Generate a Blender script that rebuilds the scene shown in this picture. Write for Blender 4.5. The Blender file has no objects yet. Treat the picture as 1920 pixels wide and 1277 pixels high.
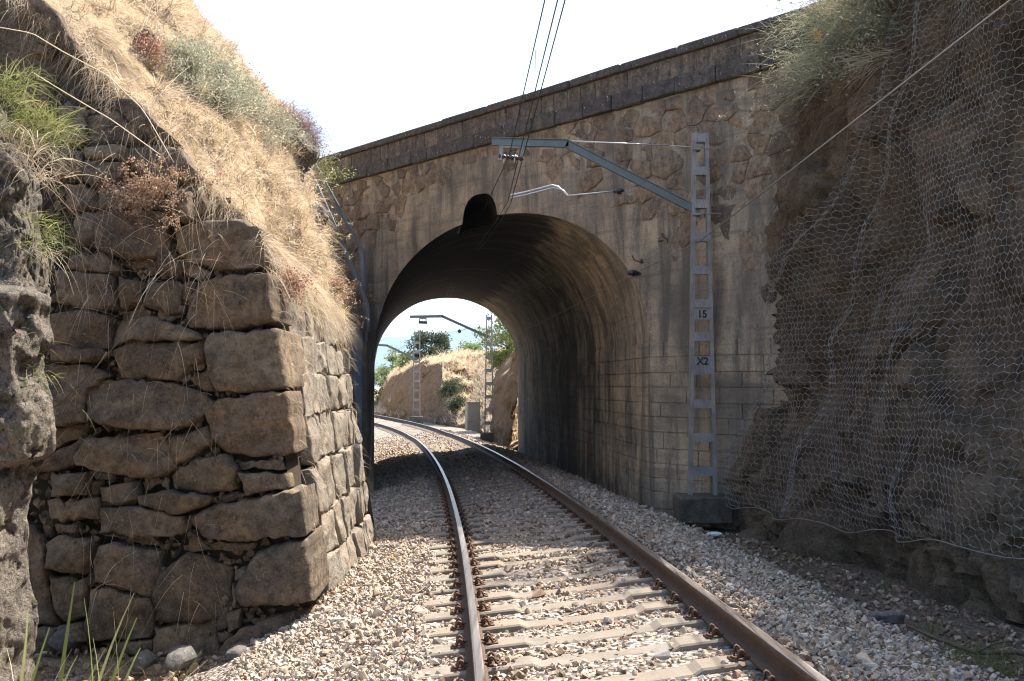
import bpy, math, random
import numpy as np
from mathutils import Vector

# ------------------------------------------------------------------ camera, light, exposure
sc = bpy.context.scene
COL = sc.collection
HAZE_DENSITY = 0.00008
FPX, HY = 1900.0, 722.0
PITCH = math.atan((HY - 638.5) / FPX)
cam_d = bpy.data.cameras.new('camera')
cam = bpy.data.objects.new('camera', cam_d)
COL.objects.link(cam)
cam_d.sensor_width = 36.0
cam_d.lens = 36.0 * FPX / 1920.0
cam_d.clip_start = 0.05
cam_d.clip_end = 20000.0
cam.location = (0, 0, 1.6)
cam.rotation_euler = (math.pi / 2 + PITCH, 0, 0)
sc.camera = cam

SUN_EL, SUN_AZ = math.radians(57), math.radians(46)      # azimuth from +Y towards +X
world = bpy.data.worlds.new('World')
sc.world = world
world.use_nodes = True
wn = world.node_tree
bg = wn.nodes['Background']
sky = wn.nodes.new('ShaderNodeTexSky')
sky.sky_type = 'NISHITA'
sky.sun_disc = False
sky.sun_elevation = SUN_EL
sky.sun_rotation = SUN_AZ
sky.air_density = 1.0
sky.dust_density = 2.5
sky.ozone_density = 1.0
wn.links.new(sky.outputs['Color'], bg.inputs['Color'])
bg.inputs['Strength'].default_value = 0.12
sun_d = bpy.data.lights.new('sun', 'SUN')
sun_d.energy = 4.6
sun_d.angle = math.radians(0.53)
sun_d.color = (1.0, 0.93, 0.82)
sun = bpy.data.objects.new('sun', sun_d)
COL.objects.link(sun)
sdir = Vector((math.sin(SUN_AZ) * math.cos(SUN_EL), math.cos(SUN_AZ) * math.cos(SUN_EL), math.sin(SUN_EL)))
sun.rotation_euler = sdir.to_track_quat('Z', 'Y').to_euler()
sun.location = sdir * 60
sc.view_settings.view_transform = 'Standard'
sc.view_settings.look = 'None'
sc.view_settings.exposure = 1.85
sc.view_settings.gamma = 1.0
sc.view_settings.use_curve_mapping = False
sc.render.engine = 'CYCLES'
sc.cycles.use_denoising = True
sc.cycles.filter_width = 1.15
sc.cycles.max_bounces = 8
sc.cycles.diffuse_bounces = 5
sc.cycles.sample_clamp_indirect = 8.0

# ------------------------------------------------------------------ helpers
rng = np.random.default_rng(7)
random.seed(7)
CAM = np.array([0, 0, 1.6])
_c, _s = math.cos(PITCH), math.sin(PITCH)


def ray(u, v):
    a = (u - 960) / FPX
    b = (638.5 - v) / FPX
    return np.array([a, _c - b * _s, _s + b * _c])


def at(u, v, y):
    d = ray(u, v)
    return CAM + d * (y / d[1])


def on_z(u, v, z):
    d = ray(u, v)
    return CAM + d * ((z - 1.6) / d[2])


def _hash(ix, iy, iz, seed):
    h = (ix.astype(np.int64) * 374761393 + iy.astype(np.int64) * 668265263 + iz.astype(np.int64) * 2147483647 + seed * 974634777) & 0xFFFFFFFF
    h = ((h ^ (h >> 13)) * 1274126177) & 0xFFFFFFFF
    h = ((h ^ (h >> 16)) * 2246822519) & 0xFFFFFFFF
    return ((h ^ (h >> 15)) & 0xFFFFFF) / float(0xFFFFFF)


def vnoise(p, seed=0):
    p = np.asarray(p, float)
    i = np.floor(p).astype(np.int64)
    f = p - i
    f = f * f * (3 - 2 * f)
    r = 0
    for dx in (0, 1):
        for dy in (0, 1):
            for dz in (0, 1):
                w = (f[:, 0] if dx else 1 - f[:, 0]) * (f[:, 1] if dy else 1 - f[:, 1]) * (f[:, 2] if dz else 1 - f[:, 2])
                r = r + w * _hash(i[:, 0] + dx, i[:, 1] + dy, i[:, 2] + dz, seed)
    return r * 2 - 1


def fbm(p, octs=4, seed=0, gain=0.5):
    p = np.asarray(p, float)
    r, a, n = 0, 1.0, 0
    for k in range(octs):
        r = r + a * vnoise(p * (2.03 ** k) + 17.3 * k, seed + k)
        n += a
        a *= gain
    return r / n


def facets(p, seed=0, slope=.5):
    """broken-rock relief: every cell of a random cell pattern is a tilted plane"""
    p = np.asarray(p, float)
    i = np.floor(p).astype(np.int64)
    best = np.full(len(p), 9e9); out = np.zeros(len(p)); sec = np.full(len(p), 9e9)
    for dx in (-1, 0, 1):
        for dy in (-1, 0, 1):
            for dz in (-1, 0, 1):
                a, b, c = i[:, 0] + dx, i[:, 1] + dy, i[:, 2] + dz
                q = np.stack([a + _hash(a, b, c, seed), b + _hash(a, b, c, seed + 1), c + _hash(a, b, c, seed + 2)], 1)
                d = p - q
                d2 = np.sum(d * d, 1)
                h = (_hash(a, b, c, seed + 3) - .5) + slope * ((_hash(a, b, c, seed + 4) - .5) * d[:, 0] + (_hash(a, b, c, seed + 5) - .5) * d[:, 1] + (_hash(a, b, c, seed + 6) - .5) * d[:, 2]) * 2
                m = d2 < best
                sec = np.where(m, best, np.minimum(sec, d2))
                out = np.where(m, h, out); best = np.where(m, d2, best)
    crack = np.clip((np.sqrt(sec) - np.sqrt(best)) / .10, 0, 1)
    return out, 1 - crack


def ss(a, b, x):
    t = np.clip((np.asarray(x, float) - a) / (b - a), 0, 1)
    return t * t * (3 - 2 * t)


def build_mesh(name, V, F, smooth=False, attr=None, uv=None, midx=None):
    """V (n,3); F an (m,k) array or a list of tuples."""
    V = np.asarray(V, dtype=np.float32)
    me = bpy.data.meshes.new(name)
    if isinstance(F, np.ndarray):
        m, k = F.shape
        loops = F.astype(np.int32).ravel()
        starts = np.arange(0, m * k, k, dtype=np.int32)
    else:
        m = len(F)
        tot = np.array([len(f) for f in F], dtype=np.int32)
        loops = np.array([i for f in F for i in f], dtype=np.int32)
        starts = np.r_[0, np.cumsum(tot)[:-1]].astype(np.int32)
    me.vertices.add(len(V))
    me.vertices.foreach_set('co', V.ravel())
    me.loops.add(len(loops))
    me.loops.foreach_set('vertex_index', loops)
    me.polygons.add(m)
    me.polygons.foreach_set('loop_start', starts)
    if midx is not None:
        me.polygons.foreach_set('material_index', np.asarray(midx, dtype=np.int32))
    me.update(calc_edges=True)
    me.polygons.foreach_set('use_smooth', np.full(m, smooth, dtype=bool))
    if attr is not None:
        for an, av in attr.items():
            a = me.attributes.new(an, 'FLOAT', 'POINT')
            a.data.foreach_set('value', np.asarray(av, dtype=np.float32))
    if uv is not None:
        l = me.uv_layers.new(name='UVMap')
        l.data.foreach_set('uv', np.asarray(uv, dtype=np.float32)[loops].ravel())
    me.validate()
    return me


def link(name, me, mat=None, parent=None):
    o = bpy.data.objects.new(name, me)
    COL.objects.link(o)
    if mat is not None and me is not None and len(me.materials) == 0:
        for m in (mat if isinstance(mat, (list, tuple)) else [mat]):
            me.materials.append(m)
    if parent is not None:
        o.parent = parent
    return o


def put(name, V, F, mat, parent=None, origin=None, **kw):
    V = np.asarray(V, dtype=np.float64)
    if origin is not None:
        V = V - np.asarray(origin)
    o = link(name, build_mesh(name, V, F, **kw), mat, parent)
    if origin is not None and parent is None:
        o.location = origin
    return o


def tag(o, label=None, cat=None, group=None, kind=None):
    if label: o['label'] = label
    if cat: o['category'] = cat
    if group: o['group'] = group
    if kind: o['kind'] = kind
    return o


def thing(name, loc, label, cat, group=None):
    o = bpy.data.objects.new(name, None)
    o.empty_display_size = 0.2
    COL.objects.link(o)
    o.location = loc
    return tag(o, label, cat, group)


class MB:
    """collects pieces of one mesh"""
    def __init__(self):
        self.V, self.F, self.A, self.M, self.n = [], [], [], [], 0

    def add(self, V, F, a=0.0, m=0):
        V = np.asarray(V, float)
        self.V.append(V)
        self.F += [tuple(int(i) + self.n for i in f) for f in F]
        self.A.append(np.full(len(V), a))
        self.M += [m] * len(F)
        self.n += len(V)

    def box(self, c, size, ax=None, bevel=0.0, a=0.0, m=0):
        """box centred on c; ax = 3 axis vectors"""
        hx, hy, hz = np.asarray(size, float) / 2
        ax = np.eye(3) if ax is None else np.asarray(ax, float)
        if bevel <= 0:
            P = np.array([(x, y, z) for z in (-hz, hz) for y in (-hy, hy) for x in (-hx, hx)])
            F = [(0, 2, 3, 1), (4, 5, 7, 6), (0, 1, 5, 4), (2, 6, 7, 3), (0, 4, 6, 2), (1, 3, 7, 5)]
        else:
            b = min(bevel, hx * .9, hy * .9, hz * .9)
            pl = lambda x, y: [(-x + b, -y), (x - b, -y), (x, -y + b), (x, y - b), (x - b, y), (-x + b, y), (-x, y - b), (-x, -y + b)]
            P, F = [], []
            for z, q in ((-hz, b), (-hz + b, 0), (hz - b, 0), (hz, b)):
                P += [(x, y, z) for x, y in pl(hx - q, hy - q)]
            P = np.array(P)
            for k in range(3):
                for i in range(8):
                    j = (i + 1) % 8
                    F.append((k * 8 + i, k * 8 + j, (k + 1) * 8 + j, (k + 1) * 8 + i))
            F.append(tuple(range(7, -1, -1)))
            F.append(tuple(range(24, 32)))
        self.add(P @ ax + np.asarray(c, float), F, a, m)

    def tube(self, pts, r, n=6, cap=True, a=0.0, m=0):
        pts = np.asarray(pts, float)
        k = len(pts)
        r = np.full(k, r) if np.isscalar(r) else np.asarray(r, float)
        T = np.gradient(pts, axis=0)
        T /= np.linalg.norm(T, axis=1)[:, None] + 1e-12
        ref = np.array([0, 0, 1.0]) if abs(T[0, 2]) < .9 else np.array([1.0, 0, 0])
        V, F = [], []
        for i in range(k):
            u = np.cross(T[i], ref); nu = np.linalg.norm(u)
            if nu < 1e-4:
                ref = np.array([0, 1.0, 0]); u = np.cross(T[i], ref); nu = np.linalg.norm(u)
            u /= nu
            w = np.cross(u, T[i])
            for j in range(n):
                t = 2 * math.pi * j / n
                V.append(pts[i] + r[i] * (math.cos(t) * u + math.sin(t) * w))
        for i in range(k - 1):
            for j in range(n):
                q = (j + 1) % n
                F.append((i * n + j, i * n + q, (i + 1) * n + q, (i + 1) * n + j))
        if cap:
            F.append(tuple(range(n - 1, -1, -1)))
            F.append(tuple((k - 1) * n + j for j in range(n)))
        self.add(V, F, a, m)

    def prism(self, prof, p0, p1, up=(0, 0, 1), m=0):
        """profile (list of x,y) swept from p0 to p1; x = side, y = up"""
        p0, p1 = np.asarray(p0, float), np.asarray(p1, float)
        t = p1 - p0; t /= np.linalg.norm(t)
        side = np.cross(t, np.asarray(up, float)); side /= np.linalg.norm(side)
        w = np.cross(side, t)
        n = len(prof)
        V = [p0 + x * side + y * w for x, y in prof] + [p1 + x * side + y * w for x, y in prof]
        F = [(i, (i + 1) % n, n + (i + 1) % n, n + i) for i in range(n)]
        F += [tuple(range(n - 1, -1, -1)), tuple(range(n, 2 * n))]
        self.add(V, F, 0, m)

    def build(self, name, mat, parent=None, origin=None, smooth=False, attr=None):
        V = np.concatenate(self.V)
        kw = {'attr': {attr: np.concatenate(self.A)}} if attr else {}
        return put(name, V, self.F, mat, parent, origin=origin, smooth=smooth, midx=self.M, **kw)


def grid_faces(nu, nv):
    i = np.arange(nu - 1)[:, None] * nv + np.arange(nv - 1)[None, :]
    i = i.ravel()
    return np.stack([i, i + nv, i + nv + 1, i + 1], 1)


def auto_smooth(o, deg=40):
    me = o.data
    try:
        me.set_sharp_from_angle(angle=math.radians(deg))
    except Exception:
        pass


# ------------------------------------------------------------------ materials
def new_mat(name):
    m = bpy.data.materials.new(name)
    m.use_nodes = True
    nt = m.node_tree
    return m, nt, nt.nodes['Principled BSDF'], nt.nodes['Material Output']


class G:
    """tiny node-graph helper"""
    def __init__(self, name, rough=0.9, spec=0.3, metal=0.0):
        self.m, self.nt, self.b, self.out = new_mat(name)
        self.b.inputs['Roughness'].default_value = rough
        self.b.inputs['Specular IOR Level'].default_value = spec
        self.b.inputs['Metallic'].default_value = metal
        self.tc = self.nt.nodes.new('ShaderNodeTexCoord')
        self.geo = None

    def n(self, t, **kw):
        x = self.nt.nodes.new(t)
        for k, v in kw.items():
            if hasattr(x, k): setattr(x, k, v)
            else: x.inputs[k.replace('_', ' ')].default_value = v
        return x

    def l(self, a, b):
        self.nt.links.new(a, b)

    def pos(self, sx=1, sy=1, sz=1, src='Object'):
        mp = self.n('ShaderNodeMapping')
        mp.inputs['Scale'].default_value = (sx, sy, sz)
        self.l(self.tc.outputs[src], mp.inputs['Vector'])
        return mp.outputs['Vector']

    def wpos(self, sx=1, sy=1, sz=1):
        if self.geo is None: self.geo = self.n('ShaderNodeNewGeometry')
        mp = self.n('ShaderNodeMapping')
        mp.inputs['Scale'].default_value = (sx, sy, sz)
        self.l(self.geo.outputs['Position'], mp.inputs['Vector'])
        return mp.outputs['Vector']

    def noise(self, vec, scale=1.0, detail=5.0, rough=0.6, dist=0.0):
        x = self.n('ShaderNodeTexNoise', Scale=scale, Detail=detail, Roughness=rough, Distortion=dist)
        self.l(vec, x.inputs['Vector'])
        return x.outputs['Fac']

    def voro(self, vec, scale=1.0, feature='F1'):
        x = self.n('ShaderNodeTexVoronoi', feature=feature, Scale=scale)
        self.l(vec, x.inputs['Vector'])
        return x.outputs['Distance']

    def ramp(self, fac, stops, interp='LINEAR'):
        x = self.n('ShaderNodeValToRGB')
        x.color_ramp.interpolation = interp
        el = x.color_ramp.elements
        while len(el) < len(stops): el.new(0.5)
        for e, (p, c) in zip(el, stops):
            e.position = p
            e.color = (c, c, c, 1) if np.isscalar(c) else (*c, 1)
        self.l(fac, x.inputs['Fac'])
        return x.outputs['Color']

    def mix(self, fac, a, b, mode='MIX'):
        x = self.n('ShaderNodeMix', data_type='RGBA', blend_type=mode)
        for s, v in (('Factor', fac), ('A', a), ('B', b)):
            sock = [i for i in x.inputs if i.name == s and (i.type == 'RGBA' or (s == 'Factor' and i.type == 'VALUE'))][0]
            if isinstance(v, bpy.types.NodeSocket): self.l(v, sock)
            elif s == 'Factor': sock.default_value = v
            else: sock.default_value = (v, v, v, 1) if np.isscalar(v) else (*v, 1)
        return [o for o in x.outputs if o.type == 'RGBA'][0]

    def math(self, op, a, b=None, c=None):
        x = self.n('ShaderNodeMath', operation=op)
        for i, v in enumerate((a, b, c)):
            if v is None: continue
            if isinstance(v, bpy.types.NodeSocket): self.l(v, x.inputs[i])
            else: x.inputs[i].default_value = v
        return x.outputs[0]

    def attr(self, name):
        x = self.n('ShaderNodeAttribute', attribute_name=name)
        return x.outputs['Fac']

    def rnd(self):
        return self.n('ShaderNodeObjectInfo').outputs['Random']

    def color(self, c):
        if isinstance(c, bpy.types.NodeSocket): self.l(c, self.b.inputs['Base Color'])
        else: self.b.inputs['Base Color'].default_value = (*c, 1)
        return self

    def bump(self, h, strength=0.5, dist=0.02, prev=None):
        x = self.n('ShaderNodeBump', Strength=strength, Distance=dist)
        self.l(h, x.inputs['Height'])
        if prev is not None: self.l(prev, x.inputs['Normal'])
        self.l(x.outputs['Normal'], self.b.inputs['Normal'])
        return x.outputs['Normal']


def simple(name, c, rough=0.6, metal=0.0, spec=0.4, var=0.15, scale=8.0):
    g = G(name, rough, spec, metal)
    f = g.noise(g.pos(), scale, 4)
    c = np.array(c)
    g.color(g.mix(f, tuple(c * (1 - var)), tuple(np.minimum(c * (1 + var), 1))))
    return g.m


def stone_material(name, pal, lichen=0.35, dark=0.6, bump=0.5, scale=1.0, run=0):
    """natural stone: hue by object, mottling, dark patina, lichen specks"""
    g = G(name, 0.93, 0.2)
    P = g.pos()
    r = g.rnd()
    off = g.n('ShaderNodeVectorMath', operation='ADD')
    cmb = g.n('ShaderNodeCombineXYZ')
    for i in range(3): g.l(g.math('MULTIPLY', r, 37.0 + 11 * i), cmb.inputs[i])
    g.l(P, off.inputs[0]); g.l(cmb.outputs[0], off.inputs[1])
    P = off.outputs[0]
    n1 = g.noise(P, 2.2 * scale, 6, 0.65, 0.6)
    n2 = g.noise(P, 9 * scale, 6, 0.7)
    n3 = g.noise(P, 45 * scale, 4, 0.7)
    base = g.ramp(r, [(i / (len(pal) - 1), c) for i, c in enumerate(pal)])
    alt = g.ramp(n1, [(0.38, tuple(np.array(pal[0]) * .8)), (0.5, pal[1]), (0.6, tuple(np.array(pal[2]) * 1.1))])
    c = g.mix(0.45, base, alt)
    if run == 2:
        rn_ = g.noise(g.wpos(1.3, 1.3, .5), 1.3, 7, 0.7, .5)
        c = g.mix(0.28, c, (0.215, 0.18, 0.14))
        c = g.mix(g.ramp(rn_, [(0.46, 0.0), (0.58, 0.72)]), c, (0.075, 0.068, 0.062))
    elif run:
        rn_ = g.noise(g.wpos(4.5, 4.5, .5), 1.4, 6, 0.7, .3)
        c = g.mix(g.ramp(rn_, [(0.44, 0.0), (0.6, 0.85)]), c, (0.06, 0.055, 0.055))
    else:
        c = g.mix(g.ramp(g.noise(P, 1.1 * scale, 6, 0.7, 1.2), [(0.5, 0.0), (0.66, 0.5)]), c, tuple(np.array(pal[2]) * np.array([1.12, .96, .78])))
    c = g.mix(g.ramp(n2, [(0.42, 0.0), (0.68, dark)]), c, tuple(np.array(pal[0]) * 0.3))
    c = g.mix(g.math('MULTIPLY', g.ramp(n3, [(0.42, 0.0), (0.62, 1.0)]), 0.22), c, tuple(np.minimum(np.array(pal[2]) * 1.25, 1)))
    n5 = g.noise(P, 30 * scale, 5, 0.75, 0.6)
    c = g.mix(g.ramp(n5, [(0.54, 0.0), (0.64, 0.42)]), c, tuple(np.array(pal[0]) * 0.4))
    lv = g.noise(P, 26 * scale, 3, 0.5)
    c = g.mix(g.math('MULTIPLY', g.ramp(lv, [(0.66, 0.0), (0.72, 1.0)]), lichen), c, (0.50, 0.48, 0.42))
    g.color(c)
    h = g.math('ADD', g.math('MULTIPLY', n2, 0.7), g.math('ADD', g.math('MULTIPLY', n3, 0.3), g.math('MULTIPLY', n5, 0.4)))
    g.bump(h, bump, 0.05)
    return g.m


M = {}
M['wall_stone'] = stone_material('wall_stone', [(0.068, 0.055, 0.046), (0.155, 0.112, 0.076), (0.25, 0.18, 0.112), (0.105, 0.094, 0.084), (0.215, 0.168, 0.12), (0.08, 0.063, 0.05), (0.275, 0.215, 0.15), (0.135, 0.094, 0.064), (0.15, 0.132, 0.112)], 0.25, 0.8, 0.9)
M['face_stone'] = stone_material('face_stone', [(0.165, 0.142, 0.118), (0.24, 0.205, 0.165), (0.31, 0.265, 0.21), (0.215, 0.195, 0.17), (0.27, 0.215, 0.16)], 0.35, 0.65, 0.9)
M['rubble_stone'] = stone_material('rubble_stone', [(0.10, 0.088, 0.082), (0.25, 0.175, 0.11), (0.34, 0.25, 0.165), (0.15, 0.135, 0.125), (0.38, 0.215, 0.105), (0.105, 0.095, 0.095), (0.36, 0.30, 0.225), (0.22, 0.145, 0.11), (0.29, 0.24, 0.18), (0.13, 0.115, 0.105), (0.30, 0.19, 0.13)], 0.4, 0.75, 0.8, run=2)
M['parapet_stone'] = stone_material('parapet_stone', [(0.065, 0.060, 0.060), (0.12, 0.105, 0.095), (0.25, 0.20, 0.145), (0.09, 0.082, 0.08), (0.17, 0.145, 0.115)], 0.55, 0.9, 0.7, run=1)
M['string_stone'] = stone_material('string_stone', [(0.055, 0.054, 0.056), (0.085, 0.08, 0.077), (0.12, 0.108, 0.097)], 0.7, 0.8, 0.6, run=1)
M['boulder'] = stone_material('boulder', [(0.10, 0.10, 0.10), (0.15, 0.14, 0.125), (0.12, 0.11, 0.105)], 0.25, 0.6, 0.6)


def concrete(name, soot=False, from_pos=False):
    g = G(name, 0.92, 0.2)
    P = g.wpos()
    n1 = g.noise(P, 0.9, 6, 0.62, 0.4)
    st = g.noise(g.wpos(2.0, 2.0, 0.22), 1.3, 7, 0.7, 0.5)       # vertical runs
    n3 = g.noise(P, 22, 5, 0.7)
    n4 = g.noise(P, 5, 6, 0.7)
    c = g.ramp(n1, [(0.30, (0.135, 0.122, 0.103)), (0.46, (0.245, 0.212, 0.168)), (0.58, (0.335, 0.282, 0.21)), (0.72, (0.44, 0.365, 0.265))])
    c = g.mix(g.ramp(st, [(0.46, 0.0), (0.60, 0.78)]), c, (0.085, 0.079, 0.070))
    hz_ = g.noise(g.wpos(0.5, 0.5, 5.5), 1.2, 6, 0.7, 0.3)
    c = g.mix(g.ramp(hz_, [(0.52, 0.0), (0.64, 0.5)]), c, (0.10, 0.09, 0.075))
    c = g.mix(g.ramp(g.noise(P, 28, 5, 0.75), [(0.53, 0.0), (0.66, 0.55)]), c, (0.07, 0.065, 0.058))
    c = g.mix(g.ramp(st, [(0.30, 0.5), (0.40, 0.0)]), c, (0.44, 0.345, 0.225))
    c = g.mix(g.math('MULTIPLY', g.ramp(n4, [(0.5, 0), (0.72, 1)]), 0.5), c, (0.09, 0.085, 0.075))
    if soot:
        if from_pos:                                            # same unrolled coordinates, worked out from the place in the tunnel
            sp_ = g.n('ShaderNodeSeparateXYZ'); g.l(P, sp_.inputs[0])
            dv = g.math('ADD', g.math('MULTIPLY', g.math('SUBTRACT', sp_.outputs[0], 2.3456), 1.259), g.math('MULTIPLY', g.math('SUBTRACT', sp_.outputs[1], 17.25), 1.141))
            uvn = g.n('ShaderNodeCombineXYZ')
            g.l(g.math('MULTIPLY', g.math('ADD', sp_.outputs[2], 1.4), 0.0366), uvn.inputs[0]); g.l(dv, uvn.inputs[1])
        else:
            uvn = g.n('ShaderNodeUVMap')
        mp = g.n('ShaderNodeMapping'); g.l(uvn.outputs[0], mp.inputs['Vector'])
        sep = g.n('ShaderNodeSeparateXYZ'); g.l(uvn.outputs[0], sep.inputs[0])
        ang, dist = sep.outputs[0], sep.outputs[1]               # 0 right foot .. 1 left foot ; metres along
        mp.inputs['Scale'].default_value = (1.1, 0.55, 1)
        band = g.noise(mp.outputs[0], 1.5, 7, 0.62, 1.1)        # rings following the arch
        mp2 = g.n('ShaderNodeMapping'); g.l(uvn.outputs[0], mp2.inputs['Vector']); mp2.inputs['Scale'].default_value = (1.2, 2.2, 1)
        fine = g.noise(mp2.outputs[0], 2.0, 7, 0.7, 0.8)
        blot = g.noise(g.wpos(), 1.1, 6, 0.65, 0.5)
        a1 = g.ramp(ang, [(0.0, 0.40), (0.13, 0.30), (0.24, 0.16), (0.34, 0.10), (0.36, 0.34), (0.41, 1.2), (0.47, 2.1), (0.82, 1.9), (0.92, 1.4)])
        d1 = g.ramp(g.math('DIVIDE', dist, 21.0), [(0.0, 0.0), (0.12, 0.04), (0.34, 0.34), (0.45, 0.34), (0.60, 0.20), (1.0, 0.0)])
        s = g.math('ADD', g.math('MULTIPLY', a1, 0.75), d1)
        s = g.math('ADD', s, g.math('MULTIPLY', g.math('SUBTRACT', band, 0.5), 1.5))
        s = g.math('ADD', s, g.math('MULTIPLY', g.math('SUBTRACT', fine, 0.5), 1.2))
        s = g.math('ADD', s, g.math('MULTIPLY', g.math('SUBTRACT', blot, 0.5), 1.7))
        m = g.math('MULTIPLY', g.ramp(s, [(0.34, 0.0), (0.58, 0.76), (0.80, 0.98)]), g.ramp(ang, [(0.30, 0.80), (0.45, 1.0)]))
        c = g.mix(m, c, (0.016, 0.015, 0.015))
        mp3 = g.n('ShaderNodeMapping'); g.l(uvn.outputs[0], mp3.inputs['Vector']); mp3.inputs['Scale'].default_value = (0.4, 0.5, 1)
        rings = g.noise(mp3.outputs[0], 1.3, 4, 0.55, 1.4)
        rg_ = g.ramp(g.math('ABSOLUTE', g.math('SUBTRACT', rings, 0.5)), [(0.0, 0.34), (0.012, 0.0)])
        c = g.mix(g.math('MULTIPLY', rg_, g.ramp(ang, [(0.15, 0.2), (0.3, 1.0), (0.72, 0.9), (0.85, 0.2)])), c, (0.24, 0.20, 0.15))
        lime = g.ramp(g.noise(mp2.outputs[0], 2.3, 6, 0.7, 0.9), [(0.63, 0.0), (0.72, 0.55)])
        c = g.mix(g.math('MULTIPLY', lime, g.ramp(ang, [(0.45, 1.0), (0.6, 0.35)])), c, (0.34, 0.30, 0.23))
    else:
        sp = g.voro(P, 14)
        c = g.mix(g.math('MULTIPLY', g.ramp(sp, [(0.10, 1.0), (0.16, 0.0)]), g.ramp(n1, [(0.45, 0.0), (0.6, 0.55)])), c, (0.55, 0.53, 0.47))
    g.color(c)
    bw = g.n('ShaderNodeTexWave', wave_type='BANDS', bands_direction='Z', Scale=1.55, Distortion=4.0, Detail=4.0)
    g.l(P, bw.inputs['Vector'])
    pit = g.ramp(g.voro(P, 24), [(0.08, 0.0), (0.16, 1.0)])
    h = g.math('ADD', g.math('MULTIPLY', pit, 0.12), g.math('ADD', g.math('MULTIPLY', g.ramp(bw.outputs['Fac'], [(0.0, 0.0), (0.06, 1.0)]), 0.09), g.math('ADD', g.math('MULTIPLY', n3, 0.35), n4)))
    g.bump(h, 0.55, 0.03)
    return g.m


M['concrete'] = concrete('weathered_concrete')
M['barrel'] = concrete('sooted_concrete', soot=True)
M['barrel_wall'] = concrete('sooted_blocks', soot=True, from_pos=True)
M['mortar'] = stone_material('mortar', [(0.20, 0.165, 0.125), (0.28, 0.235, 0.175), (0.2, 0.165, 0.13)], 0.2, 0.6, 0.6)
M['core'] = simple('dark_earth_core', (0.05, 0.04, 0.03), 0.98, spec=0.1, var=0.5, scale=6)
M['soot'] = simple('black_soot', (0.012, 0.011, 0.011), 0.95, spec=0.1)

# ballast stones: tint is one random number per stone
g = G('ballast_stone', 0.9, 0.25)
t = g.attr('tint')
c = g.ramp(t, [(0.0, (0.12, 0.075, 0.05)), (0.14, (0.22, 0.14, 0.09)), (0.28, (0.28, 0.21, 0.155)), (0.42, (0.40, 0.295, 0.195)), (0.54, (0.29, 0.265, 0.24)), (0.66, (0.48, 0.37, 0.26)), (0.8, (0.36, 0.33, 0.30)), (0.9, (0.53, 0.44, 0.34)), (1.0, (0.57, 0.51, 0.43))])
f = g.noise(g.wpos(), 60, 4, 0.7)
g.color(g.mix(g.ramp(f, [(0.35, 0.0), (0.8, 0.5)]), c, (0.20, 0.165, 0.13)))
g.bump(f, 0.35, 0.01)
M['ballast'] = g.m

g = G('ballast_ground', 0.95, 0.15)
P = g.wpos()
v = g.n('ShaderNodeTexVoronoi', feature='F1', Scale=19.0); g.l(P, v.inputs['Vector'])
vb = g.n('ShaderNodeSeparateXYZ'); g.l(v.outputs['Color'], vb.inputs[0])
c = g.ramp(vb.outputs[0], [(0.0, (0.24, 0.18, 0.13)), (0.4, (0.36, 0.32, 0.28)), (0.7, (0.42, 0.36, 0.29)), (1.0, (0.30, 0.29, 0.28))])
g.color(g.mix(g.ramp(v.outputs['Distance'], [(0.3, 0.0), (0.7, 0.85)]), c, (0.07, 0.055, 0.045)))
bc = g.b.inputs['Base Color'].links[0].from_socket
sn = g.noise(P, 6, 6, 0.7)
g.color(g.mix(g.ramp(g.math('ADD', g.attr('soil'), g.math('MULTIPLY', g.math('SUBTRACT', sn, 0.5), 0.8)), [(0.4, 0.0), (0.6, 0.92)]), bc, g.mix(sn, (0.05, 0.04, 0.03), (0.15, 0.12, 0.085))))
g.bump(v.outputs['Distance'], 0.9, -0.05)
M['ballast_bed'] = g.m

# dry soil / hillside
g = G('dry_soil', 0.97, 0.1)
P = g.wpos()
n1 = g.noise(P, 1.3, 7, 0.68, 0.5); n2 = g.noise(P, 14, 6, 0.7)
c = g.ramp(n1, [(0.3, (0.15, 0.11, 0.07)), (0.5, (0.30, 0.22, 0.135)), (0.7, (0.40, 0.31, 0.2))])
g.color(g.mix(g.ramp(n2, [(0.4, 0.0), (0.75, 0.6)]), c, (0.11, 0.08, 0.055)))
g.bump(g.math('ADD', n1, g.math('MULTIPLY', n2, 0.4)), 0.8, 0.1)
M['soil'] = g.m

# shaded rock cliff on the right
g = G('cliff_rock', 0.95, 0.15)
P = g.wpos()
n1 = g.noise(P, 0.8, 7, 0.68, 0.7); st = g.noise(g.wpos(2.2, 2.2, 0.35), 1.5, 7, 0.7, 0.6)
n2 = g.noise(P, 9, 6, 0.72); n3 = g.noise(P, 34, 4, 0.7)
c = g.ramp(n1, [(0.28, (0.082, 0.064, 0.046)), (0.45, (0.165, 0.126, 0.086)), (0.6, (0.25, 0.19, 0.128)), (0.78, (0.35, 0.265, 0.175))])
c = g.mix(g.ramp(st, [(0.47, 0.0), (0.66, 0.7)]), c, (0.06, 0.048, 0.04))
c = g.mix(g.ramp(n2, [(0.52, 0.0), (0.72, 0.6)]), c, (0.25, 0.215, 0.17))
c = g.mix(g.ramp(g.noise(P, 1.9, 5, 0.6), [(0.6, 0.0), (0.75, 0.45)]), c, (0.12, 0.13, 0.07))
c = g.mix(g.ramp(g.noise(P, 2.6, 5, 0.6, 1.0), [(0.62, 0.0), (0.72, 0.55)]), c, (0.30, 0.18, 0.10))
c = g.mix(g.ramp(n3, [(0.5, 0.0), (0.64, 0.6)]), c, (0.055, 0.045, 0.036))
g.color(c)
g.bump(g.math('ADD', st, g.math('ADD', n2, g.math('MULTIPLY', n3, 0.5))), 1.0, 0.12)
M['cliff'] = g.m

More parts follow.
